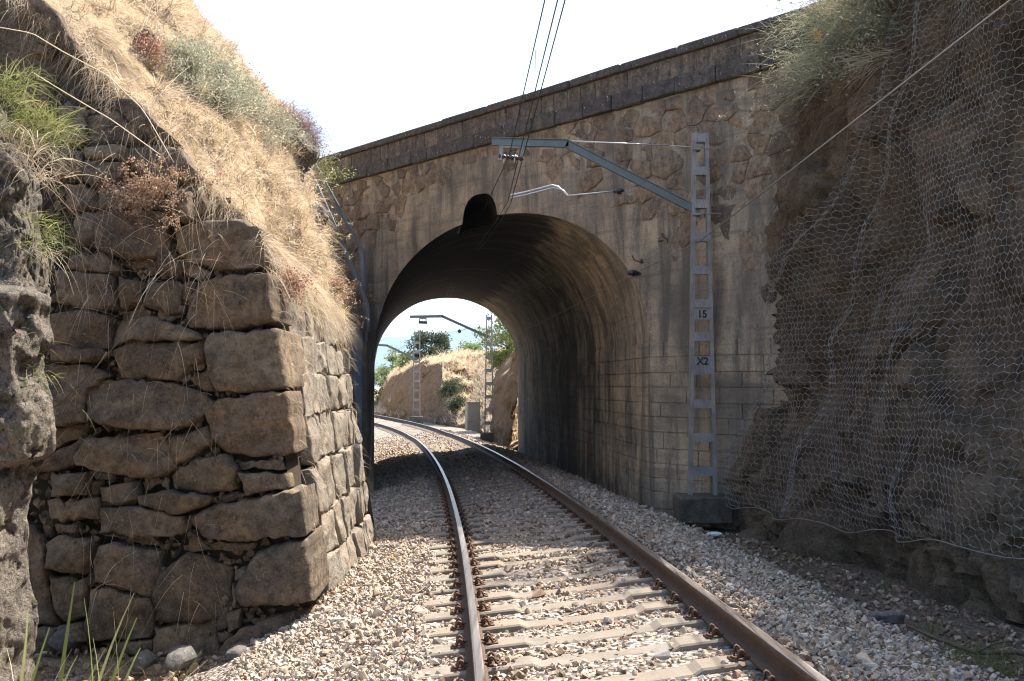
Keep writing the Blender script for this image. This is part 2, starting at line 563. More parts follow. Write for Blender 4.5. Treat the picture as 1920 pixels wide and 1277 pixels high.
# mossy conglomerate at the left edge
g = G('mossy_rock', 0.95, 0.15)
P = g.wpos()
n1 = g.noise(P, 3, 7, 0.7, 0.4); n2 = g.noise(P, 22, 6, 0.75)
c = g.ramp(n1, [(0.3, (0.08, 0.072, 0.065)), (0.5, (0.20, 0.17, 0.14)), (0.7, (0.31, 0.26, 0.21))])
c = g.mix(g.ramp(n2, [(0.48, 0.0), (0.6, 0.8)]), c, (0.055, 0.05, 0.045))
c = g.mix(g.ramp(g.noise(P, 50, 5, 0.75), [(0.55, 0.0), (0.63, 0.7)]), c, (0.40, 0.36, 0.30))
c = g.mix(g.ramp(g.noise(P, 6, 5, 0.6), [(0.58, 0.0), (0.7, 0.5)]), c, (0.12, 0.14, 0.05))
g.color(c)
g.bump(g.math('ADD', n1, n2), 1.0, 0.08)
M['mossy'] = g.m

# rails and fittings
g = G('rail_rust', 0.75, 0.4, 0.25)
n1 = g.noise(g.wpos(), 9, 6, 0.7); n2 = g.noise(g.wpos(), 60, 4, 0.7)
c = g.ramp(n1, [(0.3, (0.045, 0.026, 0.017)), (0.6, (0.085, 0.048, 0.03)), (0.8, (0.12, 0.07, 0.043))])
g.color(c); g.bump(n2, 0.3, 0.005)
M['rail_rust'] = g.m
g = G('rail_running_face', 0.34, 0.6, 0.9)
n1 = g.noise(g.wpos(30, 0.8, 30), 1.0, 5, 0.6)
g.color(g.ramp(n1, [(0.3, (0.30, 0.235, 0.19)), (0.7, (0.52, 0.47, 0.43))]))
g.l(g.ramp(n1, [(0.2, 0.22), (0.8, 0.42)]), g.b.inputs['Roughness'])
M['rail_top'] = g.m
M['clip'] = simple('rusty_spring_steel', (0.10, 0.052, 0.03), 0.7, 0.3, var=0.35, scale=40)
g = G('sleeper_concrete', 0.93, 0.2)
n1 = g.noise(g.wpos(), 5, 6, 0.65); n2 = g.noise(g.wpos(), 90, 4, 0.8)
c = g.mix(g.ramp(n2, [(0.35, 0.0), (0.7, 0.6)]), g.ramp(n1, [(0.3, (0.135, 0.12, 0.10)), (0.7, (0.24, 0.212, 0.178))]), (0.15, 0.115, 0.09))
g.color(g.mix(g.math('MULTIPLY', g.rnd(), 0.3), c, (0.22, 0.16, 0.11))); g.bump(n2, 0.5, 0.008)
M['sleeper'] = g.m

# galvanised steel
g = G('galvanised_steel', 0.55, 0.5, 0.35)
n1 = g.noise(g.wpos(), 3, 6, 0.65); n2 = g.noise(g.wpos(12, 12, 1.2), 4, 5, 0.7)
c = g.ramp(n1, [(0.35, (0.18, 0.175, 0.175)), (0.65, (0.30, 0.29, 0.285))])
g.color(g.mix(g.ramp(n2, [(0.52, 0.0), (0.66, 0.6)]), c, (0.12, 0.085, 0.065)))
M['galv'] = g.m
M['green_steel'] = simple('painted_steel_arm', (0.14, 0.165, 0.165), 0.5, 0.3, var=0.25, scale=5)
M['net_wire'] = simple('net_wire', (0.265, 0.26, 0.25), 0.55, 0.35, var=0.4, scale=3)
M['copper_black'] = simple('tarnished_copper', (0.022, 0.019, 0.018), 0.6, 0.3)
M['cable_grey'] = simple('steel_cable', (0.20, 0.185, 0.16), 0.6, 0.3)
M['insulator'] = simple('dark_porcelain', (0.022, 0.016, 0.015), 0.25, 0, 0.6)
M['alu'] = simple('aluminium_tube', (0.50, 0.52, 0.53), 0.4, 0.6, var=0.1)
M['pvc'] = simple('grey_conduit', (0.20, 0.22, 0.25), 0.5, 0, 0.4, var=0.2, scale=3)
M['duct'] = simple('grey_painted_duct', (0.19, 0.22, 0.265), 0.5, 0.1, 0.4, var=0.2, scale=2)
M['letter'] = simple('black_lettering', (0.012, 0.012, 0.014), 0.7)
M['footing'] = stone_material('footing_concrete', [(0.06, 0.058, 0.052), (0.10, 0.095, 0.085), (0.13, 0.12, 0.1)], 0.25, 0.6, 0.5)
M['cabinet'] = simple('cabinet_concrete', (0.33, 0.30, 0.24), 0.9, 0, 0.2, var=0.2, scale=3)
M['litter'] = simple('crumpled_plastic', (0.62, 0.66, 0.72), 0.3, 0, 0.5, var=0.25, scale=30)


def grass_mat(name, stops, trans=0.35, rough=0.8):
    g = G(name, rough, 0.2)
    t = g.attr('tint')
    c = g.ramp(t, stops)
    g.color(c)
    tr = g.n('ShaderNodeBsdfTranslucent'); g.l(c, tr.inputs['Color'])
    mx = g.n('ShaderNodeMixShader'); mx.inputs[0].default_value = trans
    g.l(g.b.outputs[0], mx.inputs[1]); g.l(tr.outputs[0], mx.inputs[2])
    g.l(mx.outputs[0], g.out.inputs['Surface'])
    return g.m


M['straw'] = grass_mat('dry_straw', [(0.0, (0.18, 0.125, 0.075)), (0.2, (0.36, 0.27, 0.17)), (0.5, (0.56, 0.455, 0.325)), (0.8, (0.68, 0.595, 0.465)), (0.93, (0.62, 0.52, 0.38)), (1.0, (0.44, 0.27, 0.15))])
M['green'] = grass_mat('fresh_grass', [(0.0, (0.085, 0.115, 0.035)), (0.45, (0.175, 0.20, 0.065)), (0.75, (0.27, 0.27, 0.11)), (1.0, (0.46, 0.38, 0.20))], 0.4)
M['sage'] = grass_mat('sage_leaves', [(0.0, (0.22, 0.22, 0.15)), (0.5, (0.36, 0.36, 0.265)), (1.0, (0.52, 0.47, 0.35))], 0.3)
M['purple'] = grass_mat('purple_twigs', [(0.0, (0.16, 0.105, 0.10)), (0.5, (0.29, 0.20, 0.19)), (1.0, (0.42, 0.31, 0.26))], 0.2)
M['red'] = grass_mat('reddened_leaves', [(0.0, (0.24, 0.11, 0.085)), (0.6, (0.38, 0.20, 0.15)), (1.0, (0.48, 0.33, 0.23))], 0.3)
M['sedum'] = grass_mat('dried_stonecrop', [(0.0, (0.25, 0.14, 0.09)), (0.5, (0.42, 0.27, 0.18)), (1.0, (0.5, 0.38, 0.26))], 0.25)
M['broom'] = grass_mat('broom_stems', [(0.0, (0.12, 0.13, 0.08)), (0.4, (0.28, 0.29, 0.19)), (0.75, (0.45, 0.43, 0.31)), (1.0, (0.56, 0.48, 0.36))], 0.35)
M['brown_twig'] = grass_mat('dead_brown_grass', [(0.0, (0.07, 0.05, 0.035)), (0.5, (0.15, 0.105, 0.065)), (1.0, (0.26, 0.19, 0.12))], 0.25)
M['leaf_dark'] = grass_mat('evergreen_leaves', [(0.0, (0.035, 0.05, 0.028)), (0.5, (0.065, 0.085, 0.045)), (1.0, (0.12, 0.135, 0.075))], 0.25)
M['leaf_green'] = grass_mat('bright_leaves', [(0.0, (0.10, 0.13, 0.04)), (0.5, (0.17, 0.20, 0.065)), (1.0, (0.29, 0.29, 0.11))], 0.45)
M['leaf_pale'] = grass_mat('pale_leaves', [(0.0, (0.10, 0.15, 0.06)), (0.5, (0.17, 0.22, 0.09)), (1.0, (0.26, 0.30, 0.14))], 0.45)
M['bark'] = simple('bark', (0.11, 0.085, 0.06), 0.95, 0, 0.1, var=0.4, scale=12)
M['yellow'] = simple('yellow_petals', (0.75, 0.38, 0.03), 0.7)
# ------------------------------------------------------------------ track geometry
CANT, GRADE, X0, TH0, K1, K2, K3 = 0.185, 0.01787, 0.978, 0.0399, 0.00316, -0.0000636, 0.00000145
HALF = 0.8675
_s_ = np.linspace(-8, 95, 1031)
_sp = np.maximum(_s_, -8)
_ang = TH0 + K1 * _sp + K2 * _sp ** 2 / 2 + K3 * np.clip(_sp, -8, 60) ** 3 / 6 + 0.0046 * np.clip(_sp - 45, 0, 60)
_i0 = int(np.argmin(np.abs(_s_)))
_cx = np.cumsum(-np.sin(_ang) * 0.1); _cx = _cx - _cx[_i0] + X0
_cy = np.cumsum(np.cos(_ang) * 0.1); _cy = _cy - _cy[_i0]


def track(s):
    """centre point x, y and heading at distance s"""
    return np.interp(s, _s_, _cx), np.interp(s, _s_, _cy), np.interp(s, _s_, _ang)


def rail_plane(y, d):
    return -GRADE * np.clip(y, -20, 50) + CANT * (d + HALF) / (2 * HALF)


def ballast_z(y, d):
    d = np.asarray(d, float)
    core = rail_plane(y, np.clip(d, -1.2, 1.3)) - 0.205
    left = np.where(d < -1.2, -(0.18 * np.clip(-1.2 - d, 0, 1.0) + 0.40 * np.clip(-2.2 - d, 0, 1.1)), 0)
    right = np.where(d > 1.3, -0.26 * np.clip(d - 1.3, 0, 1.75), 0)
    ends = .05 * ss(.92, 1.12, d) + .035 * ss(-1.12, -1.35, d)
    return core + left + right + ends


def tp(s, d, dz=0.0):
    x, y, a = track(s)
    X, Y = x + d * np.cos(a), y + d * np.sin(a)
    return X, Y, ballast_z(Y, d) + dz


# ------------------------------------------------------------------ setting: ground, ballast bed, mountain
R_ = 12500.0
gx = np.concatenate([[-R_, -2500, -900], np.linspace(-400, 400, 21), [900, 2500, R_]])
gy = np.concatenate([[-600, -200], np.linspace(-60, 400, 24), [900, 2500, R_]])
GXm, GYm = np.meshgrid(gx, gy, indexing='ij')
P = np.stack([GXm.ravel(), GYm.ravel(), np.full(GXm.size, -3.2)], 1)
P[:, 2] += 0.5 * fbm(P * 0.02, 3, 5) - 6 * ss(100, 400, P[:, 1])
tag(put('ground', P, grid_faces(len(gx), len(gy)), M['soil'], smooth=True), kind='structure')

ss_ = np.arange(-4, 80, 0.25)
dd_ = np.linspace(-4.6, 4.6, 47)
S_, D_ = np.meshgrid(ss_, dd_, indexing='ij')
X_, Y_, Z_ = tp(S_.ravel(), D_.ravel())
P = np.stack([X_, Y_, Z_], 1)
P[:, 2] += 0.02 * fbm(P * 3, 3, 3)
tag(put('ballast_bed', P, grid_faces(len(ss_), len(dd_)), M['ballast_bed'], smooth=True, attr={'soil': np.where(S_.ravel() < 40, ss(1.9, 2.5, D_.ravel()), 0)}), kind='structure')

# mountain range far behind
g = G('mountain_slope', 0.95, 0.1)
n1 = g.noise(g.wpos(0.002, 0.002, 0.004), 1.0, 7, 0.65)
g.color(g.ramp(n1, [(0.35, (0.05, 0.07, 0.04)), (0.65, (0.13, 0.13, 0.08))]))
mu = np.linspace(-9000, 6500, 110); mv = np.linspace(0, 1, 16)
U_, V_ = np.meshgrid(mu, mv, indexing='ij')
hgt = (560 + 90 * np.sin((U_ + 900) / 1500) + 110 * fbm(np.stack([U_.ravel() / 1200, V_.ravel() * 2, U_.ravel() * 0], 1), 5, 9).reshape(U_.shape))
P = np.stack([U_.ravel(), (7600 + 2600 * V_ + 150 * fbm(np.stack([U_.ravel() / 500, V_.ravel() * 4, U_.ravel() * 0], 1), 4, 4).reshape(U_.shape)).ravel(), (hgt * np.sin(V_ * math.pi / 2) ** 0.9 - 14).ravel()], 1)
tag(put('mountain', P, grid_faces(len(mu), len(mv)), g.m, smooth=True), kind='structure')

# ------------------------------------------------------------------ the railway track
tr = thing('railway_track', (0, 0, 0), 'single curved railway track with two rusty rails on concrete sleepers', 'railway track')
PROF = [(-.070, -.159), (.070, -.159), (.070, -.148), (.018, -.132), (.009, -.112), (.009, -.055), (.033, -.040), (.035, -.012), (.030, -.003), (-.030, -.003), (-.035, -.012), (-.033, -.040), (-.009, -.055), (-.009, -.112), (-.018, -.132), (-.070, -.148)]
PROF[9:10] = [(.018, 0.0), (-.018, 0.0), (-.030, -.003)]
rs = np.concatenate([np.arange(-3, 30, 0.4), np.arange(30, 88, 1.0)])
for sg in (-1, 1):
    V, F, mi = [], [], []
    n = len(PROF)
    for k, s in enumerate(rs):
        x, y, a = track(s)
        nx, ny = math.cos(a), math.sin(a)
        tilt = CANT / (2 * HALF)
        for px, pz in PROF:
            d = sg * HALF + px
            zz = float(rail_plane(y, sg * HALF)) + pz + tilt * px
            V.append((x + d * nx, y + d * ny, zz))
    for k in range(len(rs) - 1):
        for j in range(n):
            q = (j + 1) % n
            F.append((k * n + j, k * n + q, (k + 1) * n + q, (k + 1) * n + j))
            mi.append(1 if j in (8, 9, 10) else 0)
    o = link('rail', build_mesh('rail', V, F, midx=mi), [M['rail_rust'], M['rail_top']], tr)

# sleeper: trapezoid section, higher at the rail seats, sunk in the middle
def sleeper_mesh():
    L = [(-1.30, .0), (-1.28, .012), (-0.50, .012), (-0.44, -.018), (-.2, -.026), (.2, -.026), (0.44, -.018), (0.50, .012), (1.28, .012), (1.30, .0)]
    V, F = [], []
    for x, t in L:
        for y, z in ((-.135, -.20), (-.112, t - .012), (-.098, t), (.098, t), (.112, t - .012), (.135, -.20)):
            V.append((x, y, z + 0.0))
    for k in range(len(L) - 1):
        for j in range(6):
            q = (j + 1) % 6
            F.append((k * 6 + j, (k + 1) * 6 + j, (k + 1) * 6 + q, k * 6 + q))
    F.append(tuple(range(6))); F.append(tuple(range(len(V) - 1, len(V) - 7, -1)))
    return build_mesh('sleeper', V, F)


slm = sleeper_mesh(); slm.materials.append(M['sleeper'])


def clip_mesh():
    b = MB()
    # spring clip: two arches and a heel beside the rail foot, with its screw
    for dy in (-.045, .045):
        pts = [(-.01, dy * 1.1, .012)] + [(.015 + .055 * t, dy * (1.0 + .25 * math.sin(t * 3.1)), .014 + .05 * math.sin(t * math.pi)) for t in np.linspace(0, 1, 7)] + [(.085, dy * .5, .012)]
        b.tube(pts, .0095, 5)
    b.tube([(.085, -.024, .012), (.095, 0, .016), (.085, .024, .012)], .0095, 5)
    b.tube([(.03, 0, -.012), (.03, 0, .05)], .013, 6)
    b.tube([(.03, 0, .026), (.03, 0, .044)], .023, 6)
    b.box((.05, 0, .002), (.12, .11, .014))
    V = np.concatenate(b.V)
    me = build_mesh('rail_clip', V, b.F, smooth=True)
    me.materials.append(M['clip'])
    return me


clm = clip_mesh()
SLEEPERS = []
s = 2.75
k = 0
while s < 66:
    x, y, a = track(s)
    zc = float(rail_plane(y, 0)) - 0.172
    o = link('sleeper', slm, None, tr)
    roll = math.atan2(CANT, 2 * HALF)
    o.rotation_euler = (0, -roll, a + rng.normal(0, .006))
    o.location = (x, y, zc)
    SLEEPERS.append(s)
    if s < 24:
        for d, rz in ((-HALF - .062, math.pi), (-HALF + .062, 0), (HALF - .062, math.pi), (HALF + .062, 0)):
            c = link('rail_clip', clm, None, o)
            c.location = (d, 0, .014)
            c.rotation_euler = (0, 0, rz)
    s += 0.6
    k += 1
SLEEPERS = np.array(SLEEPERS)

# ------------------------------------------------------------------ ballast stones (nobody could count them)
def stone_protos(n, seed):
    r = np.random.default_rng(seed)
    import bmesh
    out = []
    for i in range(n):
        bm = bmesh.new()
        pts = r.normal(size=(11, 3))
        pts /= np.linalg.norm(pts, axis=1)[:, None]
        pts *= r.uniform(.75, 1.1, (11, 1)) * np.array([1.0, r.uniform(.6, .9), r.uniform(.45, .75)])
        for p in pts: bm.verts.new(p)
        res = bmesh.ops.convex_hull(bm, input=bm.verts)
        bmesh.ops.delete(bm, geom=[v for v in bm.verts if not v.link_faces], context='VERTS')
        bmesh.ops.triangulate(bm, faces=bm.faces)
        bm.verts.index_update()
        out.append((np.array([v.co[:] for v in bm.verts]), np.array([[v.index for v in f.verts] for f in bm.faces])))
        bm.free()
    return out


PROTO = stone_protos(14, 3)


def rot_mats(n, r):
    q = r.normal(size=(n, 4)); q /= np.linalg.norm(q, axis=1)[:, None]
    w, x, y, z = q.T
    return np.stack([1 - 2 * (y * y + z * z), 2 * (x * y - z * w), 2 * (x * z + y * w), 2 * (x * y + z * w), 1 - 2 * (x * x + z * z), 2 * (y * z - x * w), 2 * (x * z - y * w), 2 * (y * z + x * w), 1 - 2 * (x * x + y * y)], 1).reshape(n, 3, 3)


def scatter_stones(P, size, r, tint=None):
    n = len(P)
    Rm = rot_mats(n, r) * size[:, None, None]
    which = r.integers(0, len(PROTO), n)
    tint = r.random(n) if tint is None else tint
    Vs, Fs, Ts, off = [], [], [], 0
    for k, (pv, pf) in enumerate(PROTO):
        ix = np.where(which == k)[0]
        if not len(ix): continue
        V = np.einsum('nij,kj->nki', Rm[ix], pv) + P[ix][:, None, :]
        F = pf[None] + (np.arange(len(ix)) * len(pv))[:, None, None] + off
        Vs.append(V.reshape(-1, 3)); Fs.append(F.reshape(-1, 3)); Ts.append(np.repeat(tint[ix], len(pv)))
        off += len(ix) * len(pv)
    return np.concatenate(Vs), np.concatenate(Fs), np.concatenate(Ts)


def ballast_points(s0, s1, dens, r, d0=-2.9, d1=3.1):
    n = int((s1 - s0) * (d1 - d0) * dens)
    s = r.uniform(s0, s1, n); d = r.uniform(d0, d1, n)
    # keep stones off the exposed sleeper tops and off the rails
    near = np.abs(s[:, None] - SLEEPERS[None, :]).min(1)
    ex = (d > -1.20 - .1 * np.sin(s * 9)) & (d < 0.80)
    cov = fbm(np.stack([s * 1.3, d * 1.6, s * 0], 1), 3, 21)
    keep = ~(ex & (near < .115) & (r.random(n) > 0.02 + 0.35 * (cov > .27)))
    keep &= ~((np.abs(np.abs(d) - HALF) < .085))
    keep &= ~((np.abs(np.abs(d) - HALF) < .17) & (near < .09))
    thin = (d > 2.1) & (r.random(n) < ss(2.1, 3.0, d))
    keep &= ~thin
    return s[keep], d[keep], near[keep], ex[keep]


rb = np.random.default_rng(11)
Vs, Fs, Ts, off = [], [], [], 0
for (s0, s1, dens, sz) in ((3.2, 8.5, 1150, .0245), (8.5, 14, 820, .026), (14, 24, 380, .032), (24, 55, 95, .045)):
    s, d, near, ex = ballast_points(s0, s1, dens, rb)
    X, Y, Z = tp(s, d)
    n = len(s)
    size = sz * np.exp(rb.normal(0, .33, n))
    big = rb.random(n) < .03
    size[big] *= 1.6
    # between the rails the bed lies a little below the sleeper tops
    lift = np.where(ex & (near > .1), rb.uniform(-.034, .012, n), rb.uniform(-.02, .035, n))
    lift = np.where(ex & (near < .115), .045, lift)
    lift += 0.02 * fbm(np.stack([X * 2.5, Y * 2.5, X * 0], 1), 2, 8)
    tn = rb.random(n)
    inner = np.abs(d) < .8
    tn = np.where(inner, tn ** 1.25 * .95, .18 + .82 * tn)
    near_rail = np.exp(-((np.abs(d) - HALF) / .22) ** 2)
    tn = tn * (1 - .55 * near_rail)
    V, F, T = scatter_stones(np.stack([X, Y, Z + lift], 1), size, rb, tn)
    Vs.append(V); Fs.append(F + off); Ts.append(T); off += len(V)
tag(put('ballast_gravel', np.concatenate(Vs), np.concatenate(Fs), M['ballast'], attr={'tint': np.concatenate(Ts)}),
    'loose crushed stone ballast in tan and grey around the sleepers', 'gravel', kind='stuff')

# ------------------------------------------------------------------ the skewed road bridge
BR = np.array([2.3456, 17.25])                      # right foot of the near arch
FD = np.array([-0.6714, 0.7411])                    # along the face, to the left
FN = np.array([-0.7411, -0.6714])                   # out of the face, towards the camera side
SPRING, RISE, SPAN = 2.3, 2.70, 8.22
bridge = thing('road_bridge', (2.3456, 17.25, 0), 'old stone and concrete road bridge with a sooty round arch over the track', 'bridge')
BO = np.array([2.3456, 17.25, 0.0])


def fp(s, z, out=0.0):
    s = np.asarray(s, float); z = np.asarray(z, float)
    return np.stack([BR[0] + FD[0] * s + FN[0] * out, BR[1] + FD[1] * s + FN[1] * out, z + 0 * s], -1)


def arch_z(s):
    q = (np.asarray(s, float) - SPAN / 2) / (SPAN / 2)
    return np.where(np.abs(q) < 1, SPRING + RISE * np.sqrt(np.clip(1 - np.abs(q) ** 2.15, 0, 1)), -9.0)


NS0, NS1, NTOP = 3.92, 5.04, 5.50                     # notch over the crown
def notch_z(s):
    q = (np.asarray(s, float) - (NS0 + NS1) / 2) / ((NS1 - NS0) / 2)
    return np.where(np.abs(q) < 1, 4.86 + (NTOP - 4.86) * np.clip(1 - np.abs(q) ** 3.0, 0, 1) ** .5, -9.0)


def open_z(s):
    return np.maximum(arch_z(s), notch_z(s))


ZTOP, ZSTR0, ZPAR0, ZCOP0, ZCOP1 = 6.47, 6.47, 6.76, 7.11, 7.26
# spandrel wall: columns from the arch (or the ground) to the string course
cols = np.unique(np.round(np.concatenate([np.arange(-7, 0, .16), np.linspace(0, SPAN, 110), [NS0, NS0 + 1e-3, NS1 - 1e-3, NS1, 1e-3, SPAN - 1e-3], np.linspace(NS0, NS1, 24), np.arange(SPAN, 15, .16)]), 4))
nv = 34
lo = np.where((cols > 0) & (cols < SPAN), open_z(cols), -1.4)
lo = np.maximum(lo, -1.4)
tt = np.linspace(0, 1, nv)
Sg = np.repeat(cols[:, None], nv, 1); Zg = lo[:, None] + (ZTOP - lo[:, None]) * tt[None]
P = fp(Sg.ravel(), Zg.ravel())
rel = 0.018 * fbm(np.stack([Sg.ravel() * 1.6, Zg.ravel() * 1.6, Sg.ravel() * 0], 1), 4, 31)
edge = np.minimum(1, (Zg - lo[:, None]).ravel() / .25)
P[:, :2] += FN[None] * (rel * edge)[:, None]
F = grid_faces(len(cols), nv)
# leave a slit where the opening begins (the jump in the lower edge)
keep = np.abs(lo[F[:, 0] // nv] - lo[F[:, 1] // nv]) < 1.2
put('spandrel_wall', P, F[keep], M['concrete'], bridge, origin=BO, smooth=True)

# barrel: lower walls and vault lofted from the near (skewed) to the far mouth
RF, LF = np.array([0.22, 38.2]), np.array([-5.55, 40.9])
na, nd = 60, 40
arc = []
for z in np.linspace(-1.4, SPRING, 12)[:-1]: arc.append((0.0, z))
for ph in np.linspace(0, math.pi, na):
    sfr = (1 - math.cos(ph)) / 2
    q = abs(2 * sfr - 1)
    arc.append((sfr, SPRING + RISE * max(0, 1 - q ** 2.15) ** .5))
for z in np.linspace(SPRING, -1.4, 12)[1:]: arc.append((1.0, z))
arc = np.array(arc)
ang01 = np.linspace(0, 1, len(arc))
V, UV = [], []
ds = np.concatenate([[0, .35, .7, 1.05, 1.4], np.linspace(2, 21, nd - 5)])
for dm in ds:
    t = dm / 21.0
    Pn = BR[None] + FD[None] * (SPAN * arc[:, :1])
    Pf = RF[None] + (LF - RF)[None] * arc[:, :1]
    XY = Pn * (1 - t) + Pf * t
    V.append(np.c_[XY, arc[:, 1]]); UV.append(np.c_[ang01, np.full(len(arc), dm)])
V = np.concatenate(V); UV = np.concatenate(UV)
F = grid_faces(len(ds), len(arc))
fs_, fd_ = arc[F[:, 0] % len(arc), 0] * SPAN, ds[F[:, 0] // len(arc)]
f2 = arc[F[:, 3] % len(arc), 0] * SPAN
zz = arc[F[:, 0] % len(arc), 1]
innotch = (np.minimum(fs_, f2) > NS0 - .05) & (np.maximum(fs_, f2) < NS1 + .05) & (fd_ < 1.39) & (zz > 4)
cen = V.mean(0)
disp = 0.02 * fbm(V * 1.1, 3, 41)
V[:, 0] += disp
V[:, 2] += np.where(V[:, 2] > SPRING, .02 * fbm(V * .9 + 7, 3, 42), 0)
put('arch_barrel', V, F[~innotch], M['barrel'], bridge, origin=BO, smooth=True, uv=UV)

# the notch: a short sooty channel cut over the crown
AX = (RF - BR) / np.linalg.norm(RF - BR)
qs = np.linspace(NS0, NS1, 25)
V = []
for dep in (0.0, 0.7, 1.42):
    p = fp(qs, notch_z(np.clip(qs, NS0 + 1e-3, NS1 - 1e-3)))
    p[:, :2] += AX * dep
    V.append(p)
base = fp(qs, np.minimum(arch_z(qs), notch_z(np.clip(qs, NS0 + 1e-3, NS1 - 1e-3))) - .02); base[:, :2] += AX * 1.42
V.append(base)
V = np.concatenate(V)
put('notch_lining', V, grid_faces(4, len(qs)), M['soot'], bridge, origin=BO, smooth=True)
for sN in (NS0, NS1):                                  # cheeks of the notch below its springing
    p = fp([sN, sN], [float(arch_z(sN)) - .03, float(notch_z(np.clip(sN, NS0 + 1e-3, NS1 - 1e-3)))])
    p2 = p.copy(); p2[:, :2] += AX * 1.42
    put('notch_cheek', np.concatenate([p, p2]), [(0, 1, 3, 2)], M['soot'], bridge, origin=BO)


def course_block(s0, s1, z0, z1, out0, out1, mat, name, wob=0.0, bev=.012, r=rng, sub=0):
    """one block lying along the face between out0 (back) and out1 (front)"""
    b = MB()
    c = fp((s0 + s1) / 2, (z0 + z1) / 2, (out0 + out1) / 2)
    ax = np.array([[FD[0], FD[1], 0], [FN[0], FN[1], 0], [0, 0, 1.0]])
    b.box((0, 0, 0), (s1 - s0, out1 - out0, z1 - z0), ax, bev)
    V = np.concatenate(b.V)
    if wob:
        V += r.normal(0, wob, V.shape)
    o = put(name, V, b.F, mat, bridge)
    o.location = Vector(c) - Vector(BO)
    o.rotation_euler = (0, 0, r.normal(0, .006 if wob else .0))
    return o


# string course, parapet stones, coping slabs
s = -4.6
while s < 14.5:
    w = rng.uniform(.55, .95)
    course_block(s + .006, s + w - .006, ZSTR0, ZPAR0 - .012, -.35, .10 + rng.uniform(-.012, .012), M['string_stone'], 'string_course_block', .006, .02)
    s += w
s = -4.6
while s < 14.5:
    w = rng.uniform(.30, .62)
    course_block(s + .005, s + w - .005, ZPAR0 - .01, ZCOP0, -.33, .008 + rng.uniform(-.008, .010), M['parapet_stone'], 'parapet_stone', .006, .014)
    s += w
s = -4.6
while s < 14.5:
    w = rng.uniform(1.15, 1.5)
    course_block(s + .005, s + w - .005, ZCOP0 + .004, ZCOP1, -.42, .075, M['string_stone'], 'coping_slab', .004, .02)
    s += w
# mortar bed behind the parapet stones, and the deck and far parapet as plain masonry
b = MB()
ax = np.array([[FD[0], FD[1], 0], [FN[0], FN[1], 0], [0, 0, 1.0]])
b.box(fp(5.0, (ZSTR0 + ZCOP0) / 2, -.16) - BO, (19.1, .30, ZCOP0 - ZSTR0 + .01), ax)
b.build('parapet_core', M['mortar'], bridge)
# deck slab between the two faces
c1, c2 = fp(-7, 6.46, -.36), fp(15, 6.46, -.36)
fdir = (LF - RF) / np.linalg.norm(LF - RF)
c3 = np.r_[RF - fdir * 7, 6.46]; c4 = np.r_[LF + fdir * 9, 6.46]
dk = np.array([c1, c2, c4, c3])
put('deck', np.concatenate([dk, dk - [0, 0, .3]]), [(0, 1, 2, 3), (7, 6, 5, 4), (0, 4, 5, 1), (1, 5, 6, 2), (2, 6, 7, 3), (3, 7, 4, 0)], M['mortar'], bridge, origin=BO)
# far face with its mouth and parapet
fc = np.concatenate([np.linspace(-6, 0, 8), np.linspace(1e-3, .999, 40), np.linspace(1, 2.6, 8)])
Lf = np.linalg.norm(LF - RF)
V = []
for q in fc:
    if q < 0: xy, zl = RF + fdir * q, -1.4
    elif q >= 1: xy, zl = LF + fdir * (q - 1) * 5, -1.4
    else: xy, zl = RF + (LF - RF) * q, SPRING + RISE * max(0, 1 - abs(2 * q - 1) ** 2.15) ** .5
    V += [(*xy, zl), (*xy, 7.25), (*(xy + np.array([.35 * -fdir[1], .35 * fdir[0]]) * -1), 7.25)]
Fq = [(i * 3 + a, i * 3 + 3 + a, i * 3 + 4 + a, i * 3 + 1 + a) for i in range(len(fc) - 1) if not (abs(V[i * 3][2] - V[i * 3 + 3][2]) > 2) for a in (0, 1)]
put('far_face', V, Fq, M['concrete'], bridge, origin=BO)


# ---------------- irregular stones
def chaikin(p, it=1, f=.2):
    for _ in range(it):
        q = np.roll(p, -1, 0)
        p = np.stack([p * (1 - f) + q * f, p * f + q * (1 - f)], 1).reshape(-1, p.shape[1])
    return p


